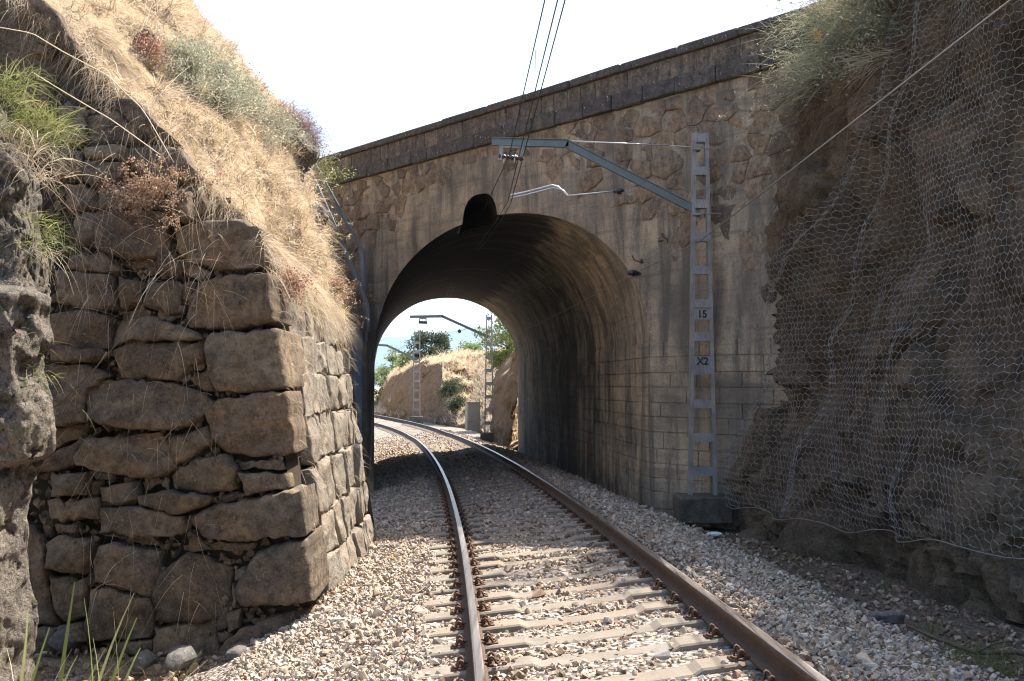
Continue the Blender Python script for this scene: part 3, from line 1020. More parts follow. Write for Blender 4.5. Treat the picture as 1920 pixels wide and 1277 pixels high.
def stone_geom(poly, depth, r, bulge=.03, inset=.03, rough=.012, skew=(0, 0), tilt=.10, seg=.09, facets=4):
    """poly: (n,2) outline seen from outside. A rough-split block. Returns V (u,v,out), F."""
    poly = np.asarray(poly, float)
    if np.sum(poly[:, 0] * np.roll(poly[:, 1], -1) - np.roll(poly[:, 0], -1) * poly[:, 1]) < 0:
        poly = poly[::-1]
    pts = []
    for i in range(len(poly)):
        a, b = poly[i], poly[(i + 1) % len(poly)]
        L = np.linalg.norm(b - a)
        k = max(1, int(round(L / seg)))
        for j in range(k):
            p = a + (b - a) * (j / k)
            if j: p = p + r.normal(0, L * .016 + .004, 2)
            pts.append(p)
    pts = chaikin(np.array(pts), 1, .09)
    n = len(pts)
    c = pts.mean(0)
    rad = np.linalg.norm(pts - c, axis=1).mean()
    ins = min(inset / rad, .22)
    jag = 1 + np.clip(fbm(np.c_[pts * 6, np.full(n, r.uniform(0, 99))], 2, 3) * .9, -.8, 1.2)       # uneven arris
    rings = [(.98 * np.ones(n), -depth), (np.ones(n), -inset * 1.6), (1 - ins * .45 * jag, -inset * .45), (1 - ins * jag, 0.0), ((1 - ins) * .80 * np.ones(n), 0.0), ((1 - ins) * .58 * np.ones(n), 0.0), ((1 - ins) * .32 * np.ones(n), 0.0)]
    V = []
    for sc_, o in rings:
        q = c + (pts - c) * sc_[:, None]
        V.append(np.c_[q, np.full(n, o)])
    V.append(np.array([[c[0], c[1], 0.0]]))
    V = np.concatenate(V)
    d = V[:, :2] - c
    # the broken face: the lowest of a few tilted planes
    h = np.full(len(V), 9.0)
    for k in range(facets):
        an = r.uniform(0, 2 * math.pi); sl = r.uniform(.05, .42) if k else r.uniform(0, .08)
        off = bulge * (1.0 if k == 0 else r.uniform(.9, 2.4))
        h = np.minimum(h, off - sl * (d @ np.array([math.cos(an), math.sin(an)])) * (1 if k == 0 else 1))
    h = np.clip(h, -inset * 1.2, None)
    front = np.arange(len(V)) >= 2 * n
    w = np.ones(len(V)); w[2 * n:3 * n] = .35; w[3 * n:4 * n] = .8
    V[:, 2] += np.where(front, h * w, 0)
    tx, ty = r.normal(0, tilt, 2)
    f1 = np.arange(len(V)) >= n
    V[f1, 2] += (d[:, 0] * tx + d[:, 1] * ty)[f1]
    nz = fbm(np.c_[V[:, :2] * 6.5, np.full(len(V), r.uniform(0, 99))], 4, 5, .6)
    V[f1, 2] += (rough * 2.2 * nz)[f1]
    V[f1, :2] += (rough * .5 * np.stack([fbm(V * 9 + 5, 2, 15), fbm(V * 9 + 11, 2, 16)], 1))[f1]
    V[:n, 0] += skew[0] * depth; V[:n, 1] += skew[1] * depth
    F = []
    m = len(rings)
    for k in range(m - 1):
        for j in range(n):
            q = (j + 1) % n
            F.append((k * n + j, k * n + q, (k + 1) * n + q, (k + 1) * n + j))
    for j in range(n):
        F.append(((m - 1) * n + j, (m - 1) * n + (j + 1) % n, m * n))
    return V, F


def place_stone(name, V, F, O, U, Vv, N, mat, parent, parent_origin, smooth=True):
    c = V.mean(0)
    O = np.asarray(O, float)
    W = O + V[:, :1] * U + V[:, 1:2] * Vv + V[:, 2:3] * N
    ctr = W.mean(0)
    o = put(name, W - ctr, F, mat, parent, smooth=smooth)
    o.location = Vector(ctr - np.asarray(parent_origin, float))
    return o


# rubble stones set in the upper spandrel
ZL = ([-7, -2.18, -.27, .2, 1.6, 3.03, 4.2, 5.7, 7.04, 8.0, 8.72, 9.4, 10.5, 15], [4.1, 4.0, 4.26, 4.5, 5.3, 5.80, 5.95, 5.83, 5.5, 5.0, 4.5, 3.7, 2.4, 1.0])
r4 = np.random.default_rng(23)
U3, V3, N3 = np.r_[FD, 0] * -1, np.array([0, 0, 1.0]), np.r_[FN, 0]


def cell(i, pts, asp):
    """voronoi cell of pts[i] clipped to a box; asp stretches the cells sideways"""
    q = pts / np.array([asp, 1]); c = q[i]
    poly = np.array([c + [-.9, -.9], c + [.9, -.9], c + [.9, .9], c + [-.9, .9]])
    o = np.argsort(np.sum((q - c) ** 2, 1))[1:22]
    for k in o:
        m = (q[k] + c) / 2; nn = q[k] - c
        s_ = (poly - m) @ nn
        out = []
        for a_ in range(len(poly)):
            b_ = (a_ + 1) % len(poly)
            if s_[a_] <= 0: out.append(poly[a_])
            if s_[a_] * s_[b_] < 0: out.append(poly[a_] + (poly[b_] - poly[a_]) * (s_[a_] / (s_[a_] - s_[b_])))
        poly = np.array(out)
    return poly * np.array([asp, 1])


seeds = []
z = ZTOP - .14
row = 0
while z > 2.4:
    s = -3.6 + r4.uniform(0, .4)
    while s < 12.8:
        if z > np.interp(s, *ZL) - .1: seeds.append((s + r4.normal(0, .05), z + r4.normal(0, .045)))
        s += r4.uniform(.30, .72)
    z -= r4.uniform(.26, .40)
    row += 1
nreal = len(seeds)
seeds += [(s_, ZTOP + .13) for s_ in np.arange(-4, 13, .3)]                       # keeps the top row level
seeds = np.array(seeds)
for i in range(nreal):
    sx, sz = seeds[i]
    pl = cell(i, seeds, 1.5)
    if pl[:, 1].mean() < np.interp(sx, *ZL) - .02 or pl[:, 1].min() < float(open_z(sx)) + .08: continue
    pl[:, 1] = np.minimum(pl[:, 1], ZTOP - .012)
    c_ = pl.mean(0); rd = np.linalg.norm(pl - c_, axis=1).mean()
    pl = c_ + (pl - c_) * (1 - r4.uniform(.003, .016) / rd)
    V, F = stone_geom(pl * np.array([-1, 1]), .10, r4, bulge=r4.uniform(.0, .028), inset=.010, rough=.013, tilt=.05, seg=.10, facets=4)
    V[:, 2] += .008
    place_stone('rubble_stone', V, F, np.r_[BR, 0], U3, V3, N3, M['rubble_stone'], bridge, BO)

# thin-jointed concrete blocks: the pier beside the arch and the foot of the inner wall
def block_tile(name, A, B, z0, z1, n, proud=.018, mat='concrete'):
    """block on a vertical wall from plan point A to B with outward normal n"""
    A, B = np.asarray(A, float), np.asarray(B, float)
    L = np.linalg.norm(B - A); u = (B - A) / L
    b = MB()
    b.box((0, 0, 0), (L - .012, proud + .05, z1 - z0 - .012), np.array([[u[0], u[1], 0], [n[0], n[1], 0], [0, 0, 1.0]]), .007)
    V = np.concatenate(b.V)
    o = put(name, V, b.F, M[mat], bridge)
    c = (A + B) / 2 + np.asarray(n) * (proud - .05) / 2
    o.location = (c[0] - BO[0], c[1] - BO[1], (z0 + z1) / 2)
    return o


zr = -0.75
r5 = np.random.default_rng(5)
while zr < 2.25:
    h = r5.uniform(.235, .29)
    s = -3.4 + r5.uniform(0, .5)
    while s < -.02:
        w = min(r5.uniform(.55, 1.0), -s - .004)
        if w > .12: block_tile('concrete_block', BR + FD * s, BR + FD * (s + w), zr, zr + h, FN, .012 + r5.uniform(0, .008))
        s += w
    # inner right wall
    s = 0.004
    WN = np.array([-AX[1], AX[0]])
    while s < 15:
        w = r5.uniform(.7, 1.15)
        block_tile('wall_block', BR + AX * s, BR + AX * (s + w), zr, zr + h, WN, .012 + r5.uniform(0, .008), 'barrel_wall')
        s += w
    zr += h
# ------------------------------------------------------------------ retaining wall on the left
WX, WY, WZ = -1.86, 9.8, -0.62                       # foot of the corner
WBAT, WRUN = 0.158, -0.024                           # batter, drift along the track


def wall_x(y, z):
    return WX + WRUN * (y - WY) - WBAT * (z - WZ)


def end_y(z):
    return WY + 0.06 * (z - WZ)


def end_pt(u, v):
    """pixel -> (x, z) on the end face (a slightly battered plane)"""
    d = ray(u, v)
    # y = WY + .06 (z - WZ)
    t = (WY + .06 * (1.6 - WZ)) / (d[1] - .06 * d[2])
    p = CAM + d * t
    return p[0], p[2]


wall = thing('retaining_wall', (WX, WY, WZ), 'broken end of a dry stone retaining wall beside the ballast, built of big rough brown blocks', 'stone wall')
WO = np.array([WX, WY, WZ])
STONES = [
 [(220,190),(251,185),(326,261),(301,273),(266,251),(220,205)], [(160,222),(220,208),(264,250),(258,266),(215,273),(168,274)],
 [(163,281),(220,274),(238,277),(235,305),(165,300)], [(240,276),(255,274),(245,302),(239,300)],
 [(255,276),(310,273),(340,280),(371,330),(346,342),(280,335),(244,314)], [(316,368),(361,364),(364,415),(350,420),(320,408)],
 [(188,400),(305,397),(315,410),(312,480),(240,482),(190,469)], [(142,398),(185,400),(187,460),(142,456)],
 [(325,347),(358,345),(360,362),(326,364)], [(137,482),(200,476),(222,505),(200,515),(135,507)], [(238,486),(285,484),(300,492),(280,504),(240,502)],
 [(273,531),(320,524),(336,541),(335,583),(310,588),(268,573)], [(103,508),(208,518),(220,576),(165,580),(105,564)],
 [(224,520),(266,528),(264,568),(228,580)], [(95,592),(150,582),(205,592),(203,652),(110,667),(92,642)], [(209,600),(280,592),(355,618),(376,635),(330,640),(250,636),(212,650)],
 [(207,656),(250,636),(374,642),(378,670),(330,712),(225,708)], [(97,648),(190,655),(200,668),(175,680),(100,676)],
 [(170,732),(210,714),(320,718),(376,738),(396,760),(351,797),(316,805),(240,802),(175,787)], [(351,709),(386,694),(401,732),(380,732)],
 [(150,857),(170,824),(296,812),(320,852),(320,882),(285,897),(215,887),(155,872)], [(55,884),(100,849),(150,820),(166,830),(148,868),(110,883)],
 [(313,824),(386,799),(398,825),(365,855),(326,872)], [(318,892),(366,859),(426,854),(443,877),(441,915),(391,925),(321,915)],
 [(100,889),(160,887),(160,927),(100,930)], [(166,903),(183,903),(181,928),(166,930)], [(170,885),(208,885),(208,899),(172,898)],
 [(185,914),(250,903),(258,937),(220,948),(190,940)], [(261,929),(320,920),(396,932),(386,947),(336,965),(265,947)], [(401,932),(441,921),(461,935),(420,948)],
 [(446,866),(525,864),(531,880),(451,880)], [(450,886),(535,888),(540,914),(466,928)], [(85,939),(183,935),(185,972),(90,975)],
 [(188,952),(255,950),(340,968),(345,997),(280,1007),(190,1000)], [(370,1016),(471,1020),(461,1036),(400,1033)],
 [(90,1063),(93,1020),(115,1005),(175,1015),(173,1043),(160,1076)], [(72,985),(92,985),(92,1012),(78,1012)], [(100,983),(145,983),(140,1000),(105,1002)],
 [(183,1053),(193,1025),(220,1017),(300,1035),(292,1106),(284,1118),(225,1098),(186,1088)], [(292,1103),(303,1073),(350,1040),(426,1068),(431,1163),(351,1168),(290,1163)],
 [(93,1080),(160,1085),(163,1156),(120,1168),(98,1150)], [(157,1178),(177,1105),(215,1100),(284,1126),(281,1193),(170,1198)], [(165,1082),(181,1084),(175,1101),(163,1099)],
 [(436,1073),(458,1063),(456,1088),(436,1090)], [(423,1153),(449,1143),(446,1178),(426,1188)], [(290,1175),(400,1170),(403,1228),(381,1246),(290,1230)],
 [(416,1218),(451,1180),(541,1150),(580,1145),(578,1170),(501,1210),(416,1250)], [(403,1188),(431,1190),(433,1203),(406,1208)],
 [(300,1218),(326,1208),(371,1248),(351,1262),(306,1247)], [(247,1235),(275,1225),(280,1245),(250,1250)],
 [(15,962),(75,1008),(85,1060),(104,1170),(40,1165),(12,1080)], [(345,484),(395,512),(370,525),(340,507)], [(340,530),(368,527),(348,562),(338,560)],
 [(187,1002),(280,1009),(300,1028),(225,1012)], [(352,1000),(372,1012),(395,1032),(345,1034)], [(433,1095),(446,1120),(440,1142),(432,1140)], [(297,480),(326,472),(345,500),(330,520),(300,512)],
 [(51,5),(83,0),(115,35),(150,100),(140,107),(100,70),(53,20)], [(50,73),(88,83),(85,100),(55,93)], [(98,48),(60,72),(90,80),(100,62)], [(110,200),(160,205),(165,270),(115,265)],
 [(95,280),(160,284),(160,330),(100,335)], [(165,304),(235,308),(243,340),(185,352),(160,340)], [(118,340),(180,354),(184,392),(120,392)], [(190,352),(245,344),(300,350),(310,392),(190,396)],
 [(85,690),(165,684),(205,706),(166,740),(165,790),(90,800)], [(80,805),(165,795),(158,815),(100,842),(60,870)], [(368,346),(384,380),(372,408),(366,370)],
 [(200,1205),(285,1200),(286,1224),(215,1228)], [(110,1175),(150,1170),(165,1200),(120,1210)], [(452,924),(480,926),(400,948),(395,948)], [(226,582),(266,578),(280,590),(226,602)],
 [(60,1175),(108,1178),(115,1235),(55,1240)], [(405,1140),(422,1150),(420,1180),(405,1185)],
]
QUOINS = [
 ([(328,430),(380,415),(455,412),(478,432),(488,500),(440,508),(400,505),(350,488),(326,468)], .7),
 ([(351,566),(371,531),(426,516),(488,512),(503,535),(514,602),(450,619),(361,614),(346,596)], .9),
 ([(385,640),(400,624),(522,618),(536,660),(546,726),(470,738),(410,735),(390,700)], 1.2),
 ([(388,772),(416,749),(540,732),(552,757),(567,850),(481,857),(426,850),(396,822)], .8),
 ([(348,972),(391,952),(563,917),(574,937),(582,1003),(481,1015),(426,1015),(376,1005)], .75),
 ([(446,1088),(481,1035),(574,1010),(586,1045),(594,1125),(541,1136),(451,1138),(438,1113)], .95),
]
rw = np.random.default_rng(99)
EU, EV, EN = np.array([1.0, 0, 0]), np.array([0, .06, 1.0]), np.array([0, -1.0, .06])
for poly in STONES:
    pl = np.array([end_pt(*p) for p in poly])
    pl = pl.mean(0) + (pl - pl.mean(0)) * 1.055
    area = .5 * abs(np.sum(pl[:, 0] * np.roll(pl[:, 1], -1) - np.roll(pl[:, 0], -1) * pl[:, 1]))
    big = area > .04
    pr = rw.uniform(-.03, .09) if big else rw.uniform(-.08, -.01)
    V, F = stone_geom(pl, .34 if big else .2, rw, bulge=rw.uniform(.015, .06) if big else .01, inset=.03 if big else .015, rough=.016 if big else .008, tilt=.13, seg=.065)
    V[:, 2] += pr
    # lay the (x,z) polygon on the battered plane
    W = np.c_[V[:, 0], WY + .06 * (V[:, 1] - WZ), V[:, 1]] + V[:, 2:3] * EN
    ctr = W.mean(0)
    o = put('stone', W - ctr, F, M['wall_stone'], wall, smooth=True)
    o.location = Vector(ctr - WO)
QZ = []
for poly, dep in QUOINS:
    pl = np.array([end_pt(*p) for p in poly])
    # pull the outer edge onto the corner line
    for i in range(len(pl)):
        xe = wall_x(end_y(pl[i, 1]), pl[i, 1])
        pl[i, 1] = pl[:, 1].mean() + (pl[i, 1] - pl[:, 1].mean()) * 1.0
        if pl[i, 0] > xe - .14: pl[i, 0] = xe + rw.uniform(-.01, .03)
    QZ.append((pl[:, 1].min(), pl[:, 1].max(), dep))
    V, F = stone_geom(pl, dep, rw, bulge=rw.uniform(.02, .06), inset=.035, rough=.017, tilt=.06, seg=.065)
    V[:, 2] += .05
    dp = V[:, 2]
    # add mid-depth rings by splitting the long side quads is not needed: the side faces stay plane
    W = np.c_[V[:, 0] + WRUN * np.clip(-dp, 0, None), WY + .06 * (V[:, 1] - WZ) - dp, V[:, 1]]
    ctr = W.mean(0)
    o = put('corner_stone', W - ctr, F, M['wall_stone'], wall, smooth=True)
    o.location = Vector(ctr - WO)

# the long face along the track: courses between the corner stones
SU, SN = np.array([WRUN, 1.0, 0]), np.array([1.0, 0.024, WBAT]); SN = SN / np.linalg.norm(SN)
SV = np.array([-WBAT, 0, 1.0])
y_end = 14.75


def top_z(y):
    return np.interp(y, [9.8, 11, 12.5, 14.6], [3.10, 2.98, 2.82, 2.60])


z = -.78
rc = np.random.default_rng(41)
while z < 3.0:
    h = rc.uniform(.36, .56)
    # start behind the corner stone of this height
    st = .16
    for a, b_, dep in QZ:
        if a < z + h * .5 < b_: st = dep + .03
    y = WY + .06 * (z - WZ) + st
    while y < y_end:
        w = rc.uniform(.34, .85)
        if y + w > y_end - .15: w = y_end - y
        if z + h * .7 < top_z(y) + .08:
            j = lambda a: rc.uniform(-a, a)
            rise = .05 * (y - WY) * 0
            pl = np.array([(y + .012 + j(.03), z + .01 + j(.03)), (y + w / 2, z + .01 + j(.04)), (y + w - .012 + j(.03), z + .01 + j(.03)), (y + w - .01 + j(.03), z + h / 2), (y + w - .012 + j(.03), z + h - .01 + j(.03)), (y + w / 2, z + h - .008 + j(.04)), (y + .012 + j(.03), z + h - .01 + j(.03)), (y + .01 + j(.02), z + h / 2)])
            V, F = stone_geom(pl, .30, rc, bulge=rc.uniform(.0, .04), inset=.022, rough=.016, tilt=.07, seg=.09)
            V[:, 2] += rc.uniform(-.03, .05)
            W = np.c_[wall_x(V[:, 0], V[:, 1]), V[:, 0], V[:, 1]] + V[:, 2:3] * SN
            ctr = W.mean(0)
            o = put('face_stone', W - ctr, F, M['face_stone'], wall, smooth=True)
            o.location = Vector(ctr - WO)
        y += w
    z += h

# earth and rubble core behind the stones
zz = np.linspace(-1.4, 5.0, 44); xx = np.linspace(-5.2, 0, 50)
XX, ZZ = np.meshgrid(xx, zz, indexing='ij')
XX = np.minimum(XX, wall_x(end_y(ZZ), ZZ) - .16)
P = np.stack([XX.ravel(), (end_y(ZZ) + .21).ravel(), ZZ.ravel()], 1)
P[:, 1] += .07 * fbm(P * 4, 4, 77)
core_top = np.interp(xx, [-5.2, -4.3, -3.84, -3.41, -2.94, -2.6, -2.4], [5.6, 4.75, 4.45, 4.0, 3.6, 3.15, 3.0])
keep = []
F = grid_faces(len(xx), len(zz))
cz = P[F].mean(1)
F = F[cz[:, 2] < np.interp(cz[:, 0], [-5.2, -4.6, -4.1, -3.65, -3.1, -2.75, -2.45], [5.9, 5.2, 4.6, 4.15, 3.65, 3.25, 3.05])]
put('rubble_core', P, F, M['core'], wall, origin=WO, smooth=True)
zz = np.linspace(-1.4, 3.0, 30); yy = np.linspace(WY + .17, y_end - .02, 30)
YY, ZZ = np.meshgrid(yy, zz, indexing='ij')
P = np.stack([(wall_x(YY, ZZ) - .12).ravel(), YY.ravel(), ZZ.ravel()], 1)
P[:, 2] = np.minimum(P[:, 2], top_z(P[:, 1]) + .02)
put('rubble_core', P, grid_faces(30, 30), M['core'], wall, origin=WO, smooth=True)
# small stones and earth packed between the blocks
nC = 2600
xq = rw.uniform(-4.9, -1.9, nC); zq = rw.uniform(-1.0, 4.6, nC)
okc = (xq < wall_x(end_y(zq), zq) - .12) & (zq < np.interp(xq, [-5.2, -4.6, -4.1, -3.65, -3.1, -2.75, -2.45], [5.6, 5.0, 4.4, 3.95, 3.45, 3.05, 2.85]))
xq, zq = xq[okc], zq[okc]
V, F, T = scatter_stones(np.stack([xq, end_y(zq) + rw.uniform(.06, .15, len(xq)), zq], 1), rw.uniform(.025, .075, len(xq)), rw)
tag(put('chinking_stone', V, F, M['wall_stone'], wall, origin=WO), kind='stuff')
# far end of the wall
zz = np.linspace(-1.4, 2.62, 14)
P = np.concatenate([np.stack([wall_x(y_end, zz) + .02, np.full(14, y_end), zz], 1), np.stack([wall_x(y_end, zz) - 2.0, np.full(14, y_end), zz], 1)])
put('rubble_core', P, grid_faces(2, 14), M['core'], wall, origin=WO)

# ------------------------------------------------------------------ hillside above the wall
PA = [(488, 428), (432, 400), (378, 345), (322, 258), (242, 186), (152, 98), (62, 12), (-200, -200), (-600, -420), (-1500, -560)]
PB = [(566, 530), (548, 420), (508, 325), (458, 235), (392, 130), (300, 15), (190, -110), (10, -290), (-250, -440), (-900, -540)]
PC = [(640, 596), (606, 450), (574, 320), (556, 232), (502, 182), (416, 76), (364, 8), (250, -150), (30, -350), (-500, -480)]
PD = [(640, 760), (596, 480), (560, 350), (540, 260), (480, 210), (395, 110), (335, 20), (230, -120), (20, -300), (-400, -420)]
PE = [(640, 930), (600, 620), (570, 460), (552, 380), (530, 310), (440, 220), (350, 90), (240, -60), (40, -200), (-300, -300)]
prof = []
for Yp, pp in ((10.4, PA), (12.2, PB), (14.5, PC), (17.5, PD), (24.5, PE)):
    q = np.array([at(u, v, Yp) for u, v in pp])
    t = np.linspace(0, len(pp) - 1, 90)
    prof.append(np.stack([np.interp(t, range(len(pp)), q[:, k]) for k in range(3)], 1))
prof = np.array(prof)
ky = [10.4, 12.2, 14.5, 17.5, 24.5]
yy = np.concatenate([np.linspace(10.4, 14.5, 60), np.linspace(14.6, 24.5, 50)])
HILL = np.stack([np.stack([np.interp(yy, ky, prof[:, j, k]) for k in range(3)], 1) for j in range(90)], 1)   # (ny, 90, 3)
hs = HILL.shape
P = HILL.reshape(-1, 3).copy()
am = np.tile(ss(0, 8, np.arange(90)), hs[0])
nz = fbm(P * 1.1, 5, 61)
P[:, 2] += am * .22 * nz
P[:, 0] += am * .22 * fbm(P * 1.3 + 9, 4, 62)
HILLP = P.reshape(hs)
tag(put('hillside', P, grid_faces(hs[0], hs[1]), M['soil'], smooth=True), kind='structure')
# end of the hillside facing the camera, left of and above the wall
g0 = HILLP[0]
low = g0.copy(); low[:, 2] = -1.5; low[:, 1] += .12
rows_ = [g0 * (1 - t) + low * t for t in np.linspace(0, 1, 60)]
Pc = np.concatenate(rows_)
fq, cq = facets(Pc[90:] * 2.4, 121, .7)
Pc[90:, 1] += .14 * fbm(Pc[90:] * 2.2, 5, 63) + .14 * fq - .05
tag(put('hillside_cut', Pc, grid_faces(60, 90), M['cliff'], smooth=True), kind='structure')

# ------------------------------------------------------------------ mossy rock at the left edge
ev = np.array([120, 200, 260, 300, 330, 400, 450, 500, 540, 565, 600, 650, 700, 740, 780, 845, 862, 900, 960, 1050, 1150, 1277])
eu = np.array([-60, 0, 20, 45, 62, 56, 68, 74, 76, 62, 54, 56, 54, 66, 74, 70, 34, 30, 22, 26, 34, 40])
nv_ = 200
vs = np.linspace(130, 1290, nv_)
us = np.interp(vs, ev, eu)
V = []
YM = 7.6
for v, u in zip(vs, us):
    p = at(u, v, YM)
    X, Zp = p[0], p[2]
    up = ss(570, 530, v)                                 # upper part shows its near face, lower part its track side
    Yf = 6.7 * (1 - up) + 7.35 * up
    Xf = X + .0 + (1 - up) * .36
    pl = np.array([(X - .5, YM + 1.2), (X - .03, YM + .15), (X, YM - .05), (Xf - .02, (YM + Yf) / 2), (Xf - .05, Yf), (Xf - .3, Yf - .12), (Xf - 1.0, Yf - .25), (Xf - 2.5, Yf - .2)])
    t = np.linspace(0, len(pl) - 1, 130)
    V.append(np.c_[np.interp(t, range(8), pl[:, 0]), np.interp(t, range(8), pl[:, 1]), np.full(130, Zp)])
V = np.concatenate(V)
k = fbm(V * 2.6, 5, 71); k2 = fbm(V * 11, 4, 72)
k3 = np.abs(fbm(V * 4.5, 4, 73))
fq, cq = facets(V * 3.2 + .3 * np.stack([k, k2, k], 1), 131, .8)
fr, cr_ = facets(V * 9 + .3 * np.stack([k2, k, k2], 1), 141, .8)
V[:, 0] += .06 * fq + .02 * fr - .008 * cr_
V[:, 1] += -.03 * fq - .018 * fr + .007 * cr_
V[:, 0] += .055 * k + .018 * k2 - .025 * k3
V[:, 1] += -.08 * k - .03 * k2 + .03 * k3
rk = put('mossy_rock', V, grid_faces(nv_, 130), M['mossy'], origin=(-4.0, 7.0, -1.2), smooth=True)
tag(rk, 'rough mossy rock mass at the left edge, topped with green grass', 'rock')

# ------------------------------------------------------------------ right-hand rock cutting
CY = np.array([-6, 0, 5, 9.3, 12.5, 15, 17, 19, 24]); CX = np.array([5.3, 5.2, 4.98, 4.62, 4.18, 3.72, 3.42, 3.45, 3.8])


def cliff_base(y):
    return np.interp(y, CY, CX)


def cliff_smooth(y, z):
    return cliff_base(y) + .125 * np.clip(z, -1, 20) + .05 * np.sin(y * 1.7) + .10 * np.sin(z * 1.1 + y * .4)


def crest(y):
    return np.interp(y, [-6, 2, 5, 8, 11, 14, 16, 24], [8.7, 8.6, 8.3, 7.9, 7.5, 7.2, 6.7, 6.5]) + .25 * np.sin(y * 2.3) * np.sin(y * .9 + 1)


ycl = np.arange(-5, 17.9, .07); zcl = np.linspace(0, 1, 130)
YC, TC = np.meshgrid(ycl, zcl, indexing='ij')
ZC = -.9 + (crest(YC) + .9) * TC
XC = cliff_smooth(YC, ZC)
P = np.stack([XC.ravel(), YC.ravel(), ZC.ravel()], 1)
a = fbm(P * np.array([1, .9, .55]), 5, 81); b_ = fbm(P * 2.7, 5, 82); c_ = np.abs(fbm(P * np.array([1, 1.6, .5]) * 1.2, 4, 83))
fa, ca = facets(P * np.array([.9, .95, .8]) + .35 * np.stack([a, b_, a], 1), 101, .8)
fb, cb_ = facets(P * 2.6 + .3 * np.stack([b_, a, b_], 1), 111, .7)
offc = .34 * a + .10 * b_ + .35 * c_ + .26 * fa + .10 * fb + .07 * ca + .04 * cb_ - .02
P[:, 0] += offc
P[:, 1] += .12 * fbm(P * 1.5 + 3, 3, 84)
# blocky ledges
led = np.floor(P[:, 2] * 1.6 + a * 2) 
P[:, 0] += .06 * (_hash(led, np.floor(P[:, 1] * 1.1 + b_ * 1.5), led * 0, 9) - .5)
nyc, nzc = YC.shape
CL = P.reshape(nyc, nzc, 3)
# slope behind the crest
back = [CL]
for dx, dz in ((.8, .25), (2.0, .45), (5, .7), (12, 1.2)):
    q = CL[:, -1:, :].copy(); q[:, :, 0] += dx; q[:, :, 2] += dz; back.append(q)
CLF = np.concatenate(back, 1)
o = tag(put('rock_face', CLF.reshape(-1, 3), grid_faces(nyc, CLF.shape[1]), M['cliff'], smooth=True), kind='structure')
auto_smooth(o, 30)


def cliff_hit(u, v):
    """pixel -> (y, z) on the smooth cliff surface"""
    d = ray(u, v)
    ts = np.linspace(3, 30, 4000)
    p = CAM[None] + d[None] * ts[:, None]
    k = np.argmax(p[:, 0] - cliff_smooth(p[:, 1], p[:, 2]) > 0)
    return p[k, 1], p[k, 2]


# ------------------------------------------------------------------ wire netting hung over the cliff
net = thing('wire_netting', (4.3, 12, 5), 'galvanised hexagonal wire netting draped over the shaded rock face', 'netting')
NO = np.array([4.3, 12, 5.0])
w_, h_ = .094, .112
ni, nj = int(13.5 / w_), int(8.3 / (h_ * .75))
I, J = np.meshgrid(np.arange(ni), np.arange(nj), indexing='ij')
A0 = 3.6 + (I + .5 * (J % 2)) * w_
B0 = -.35 + J * h_ * .75
# each lattice point is a hexagon centre; use its six corners through shared corner ids
def corner(i, j, kind):
    a = 3.6 + (i + .5 * (j % 2)) * w_
    b = -.35 + j * h_ * .75
    return (a, b + (h_ * .5 if kind == 0 else -h_ * .5))
top = np.stack([A0, B0 + h_ * .5], -1); bot = np.stack([A0, B0 - h_ * .5], -1)
nid = ni * nj
NPT = np.concatenate([top.reshape(-1, 2), bot.reshape(-1, 2)])
idx = np.arange(nid).reshape(ni, nj)
E = []
for par in (0, 1):
    jj = np.arange(par, nj - 1, 2)
    ii = np.arange(1, ni - 1)
    Ii, Jj = np.meshgrid(ii, jj, indexing='ij')
    # top corner of (i,j) lies between row j+1 cells; its neighbours are bottom corners of the two cells above
    up_l = idx[Ii - (1 - par), Jj + 1]; up_r = idx[Ii + par, Jj + 1]
    E.append(np.stack([idx[Ii, Jj].ravel(), (up_l + nid).ravel()], 1))
    E.append(np.stack([idx[Ii, Jj].ravel(), (up_r + nid).ravel()], 1))
    # vertical twisted side: bottom corner of row j+1 up to top corner of row j-? (shared side between neighbours)
    jj2 = jj[jj + 2 < nj]
    Ii, Jj = np.meshgrid(ii, jj2, indexing='ij')
    E.append(np.stack([idx[Ii, Jj].ravel(), (idx[Ii, Jj + 2] + nid).ravel()], 1))
E = np.concatenate(E)
rn = np.random.default_rng(3)
NPT = NPT + rn.normal(0, .007, NPT.shape)
yA, zB = NPT[:, 0].copy(), NPT[:, 1].copy()
# hanging folds: the mesh is gathered along two lines and stands out there
FOLD = [[(1745, 120), (1692, 300), (1640, 430), (1590, 640), (1520, 900)], [(1690, 210), (1560, 430), (1490, 540), (1400, 780), (1370, 930)]]
bul = np.zeros(len(NPT))
for fl, (amp, wid) in zip(FOLD, ((.90, .40), (.86, .34))):
    q = np.array([cliff_hit(*p) for p in fl]); q = q[np.argsort(q[:, 1])]
    fy = np.interp(zB, q[:, 1], q[:, 0])
    e = (yA - fy) * np.exp(-((yA - fy) / wid) ** 2)
    bul += .13 * np.exp(-((yA - fy) / (wid * .5)) ** 2)
    yA = yA - amp * e
yA += .05 * fbm(np.c_[zB * .9, NPT[:, 0] * .8, zB * 0], 3, 44)
zB2 = zB + .07 * fbm(np.c_[NPT[:, 0] * .8, zB * .9, zB * 0], 3, 45)
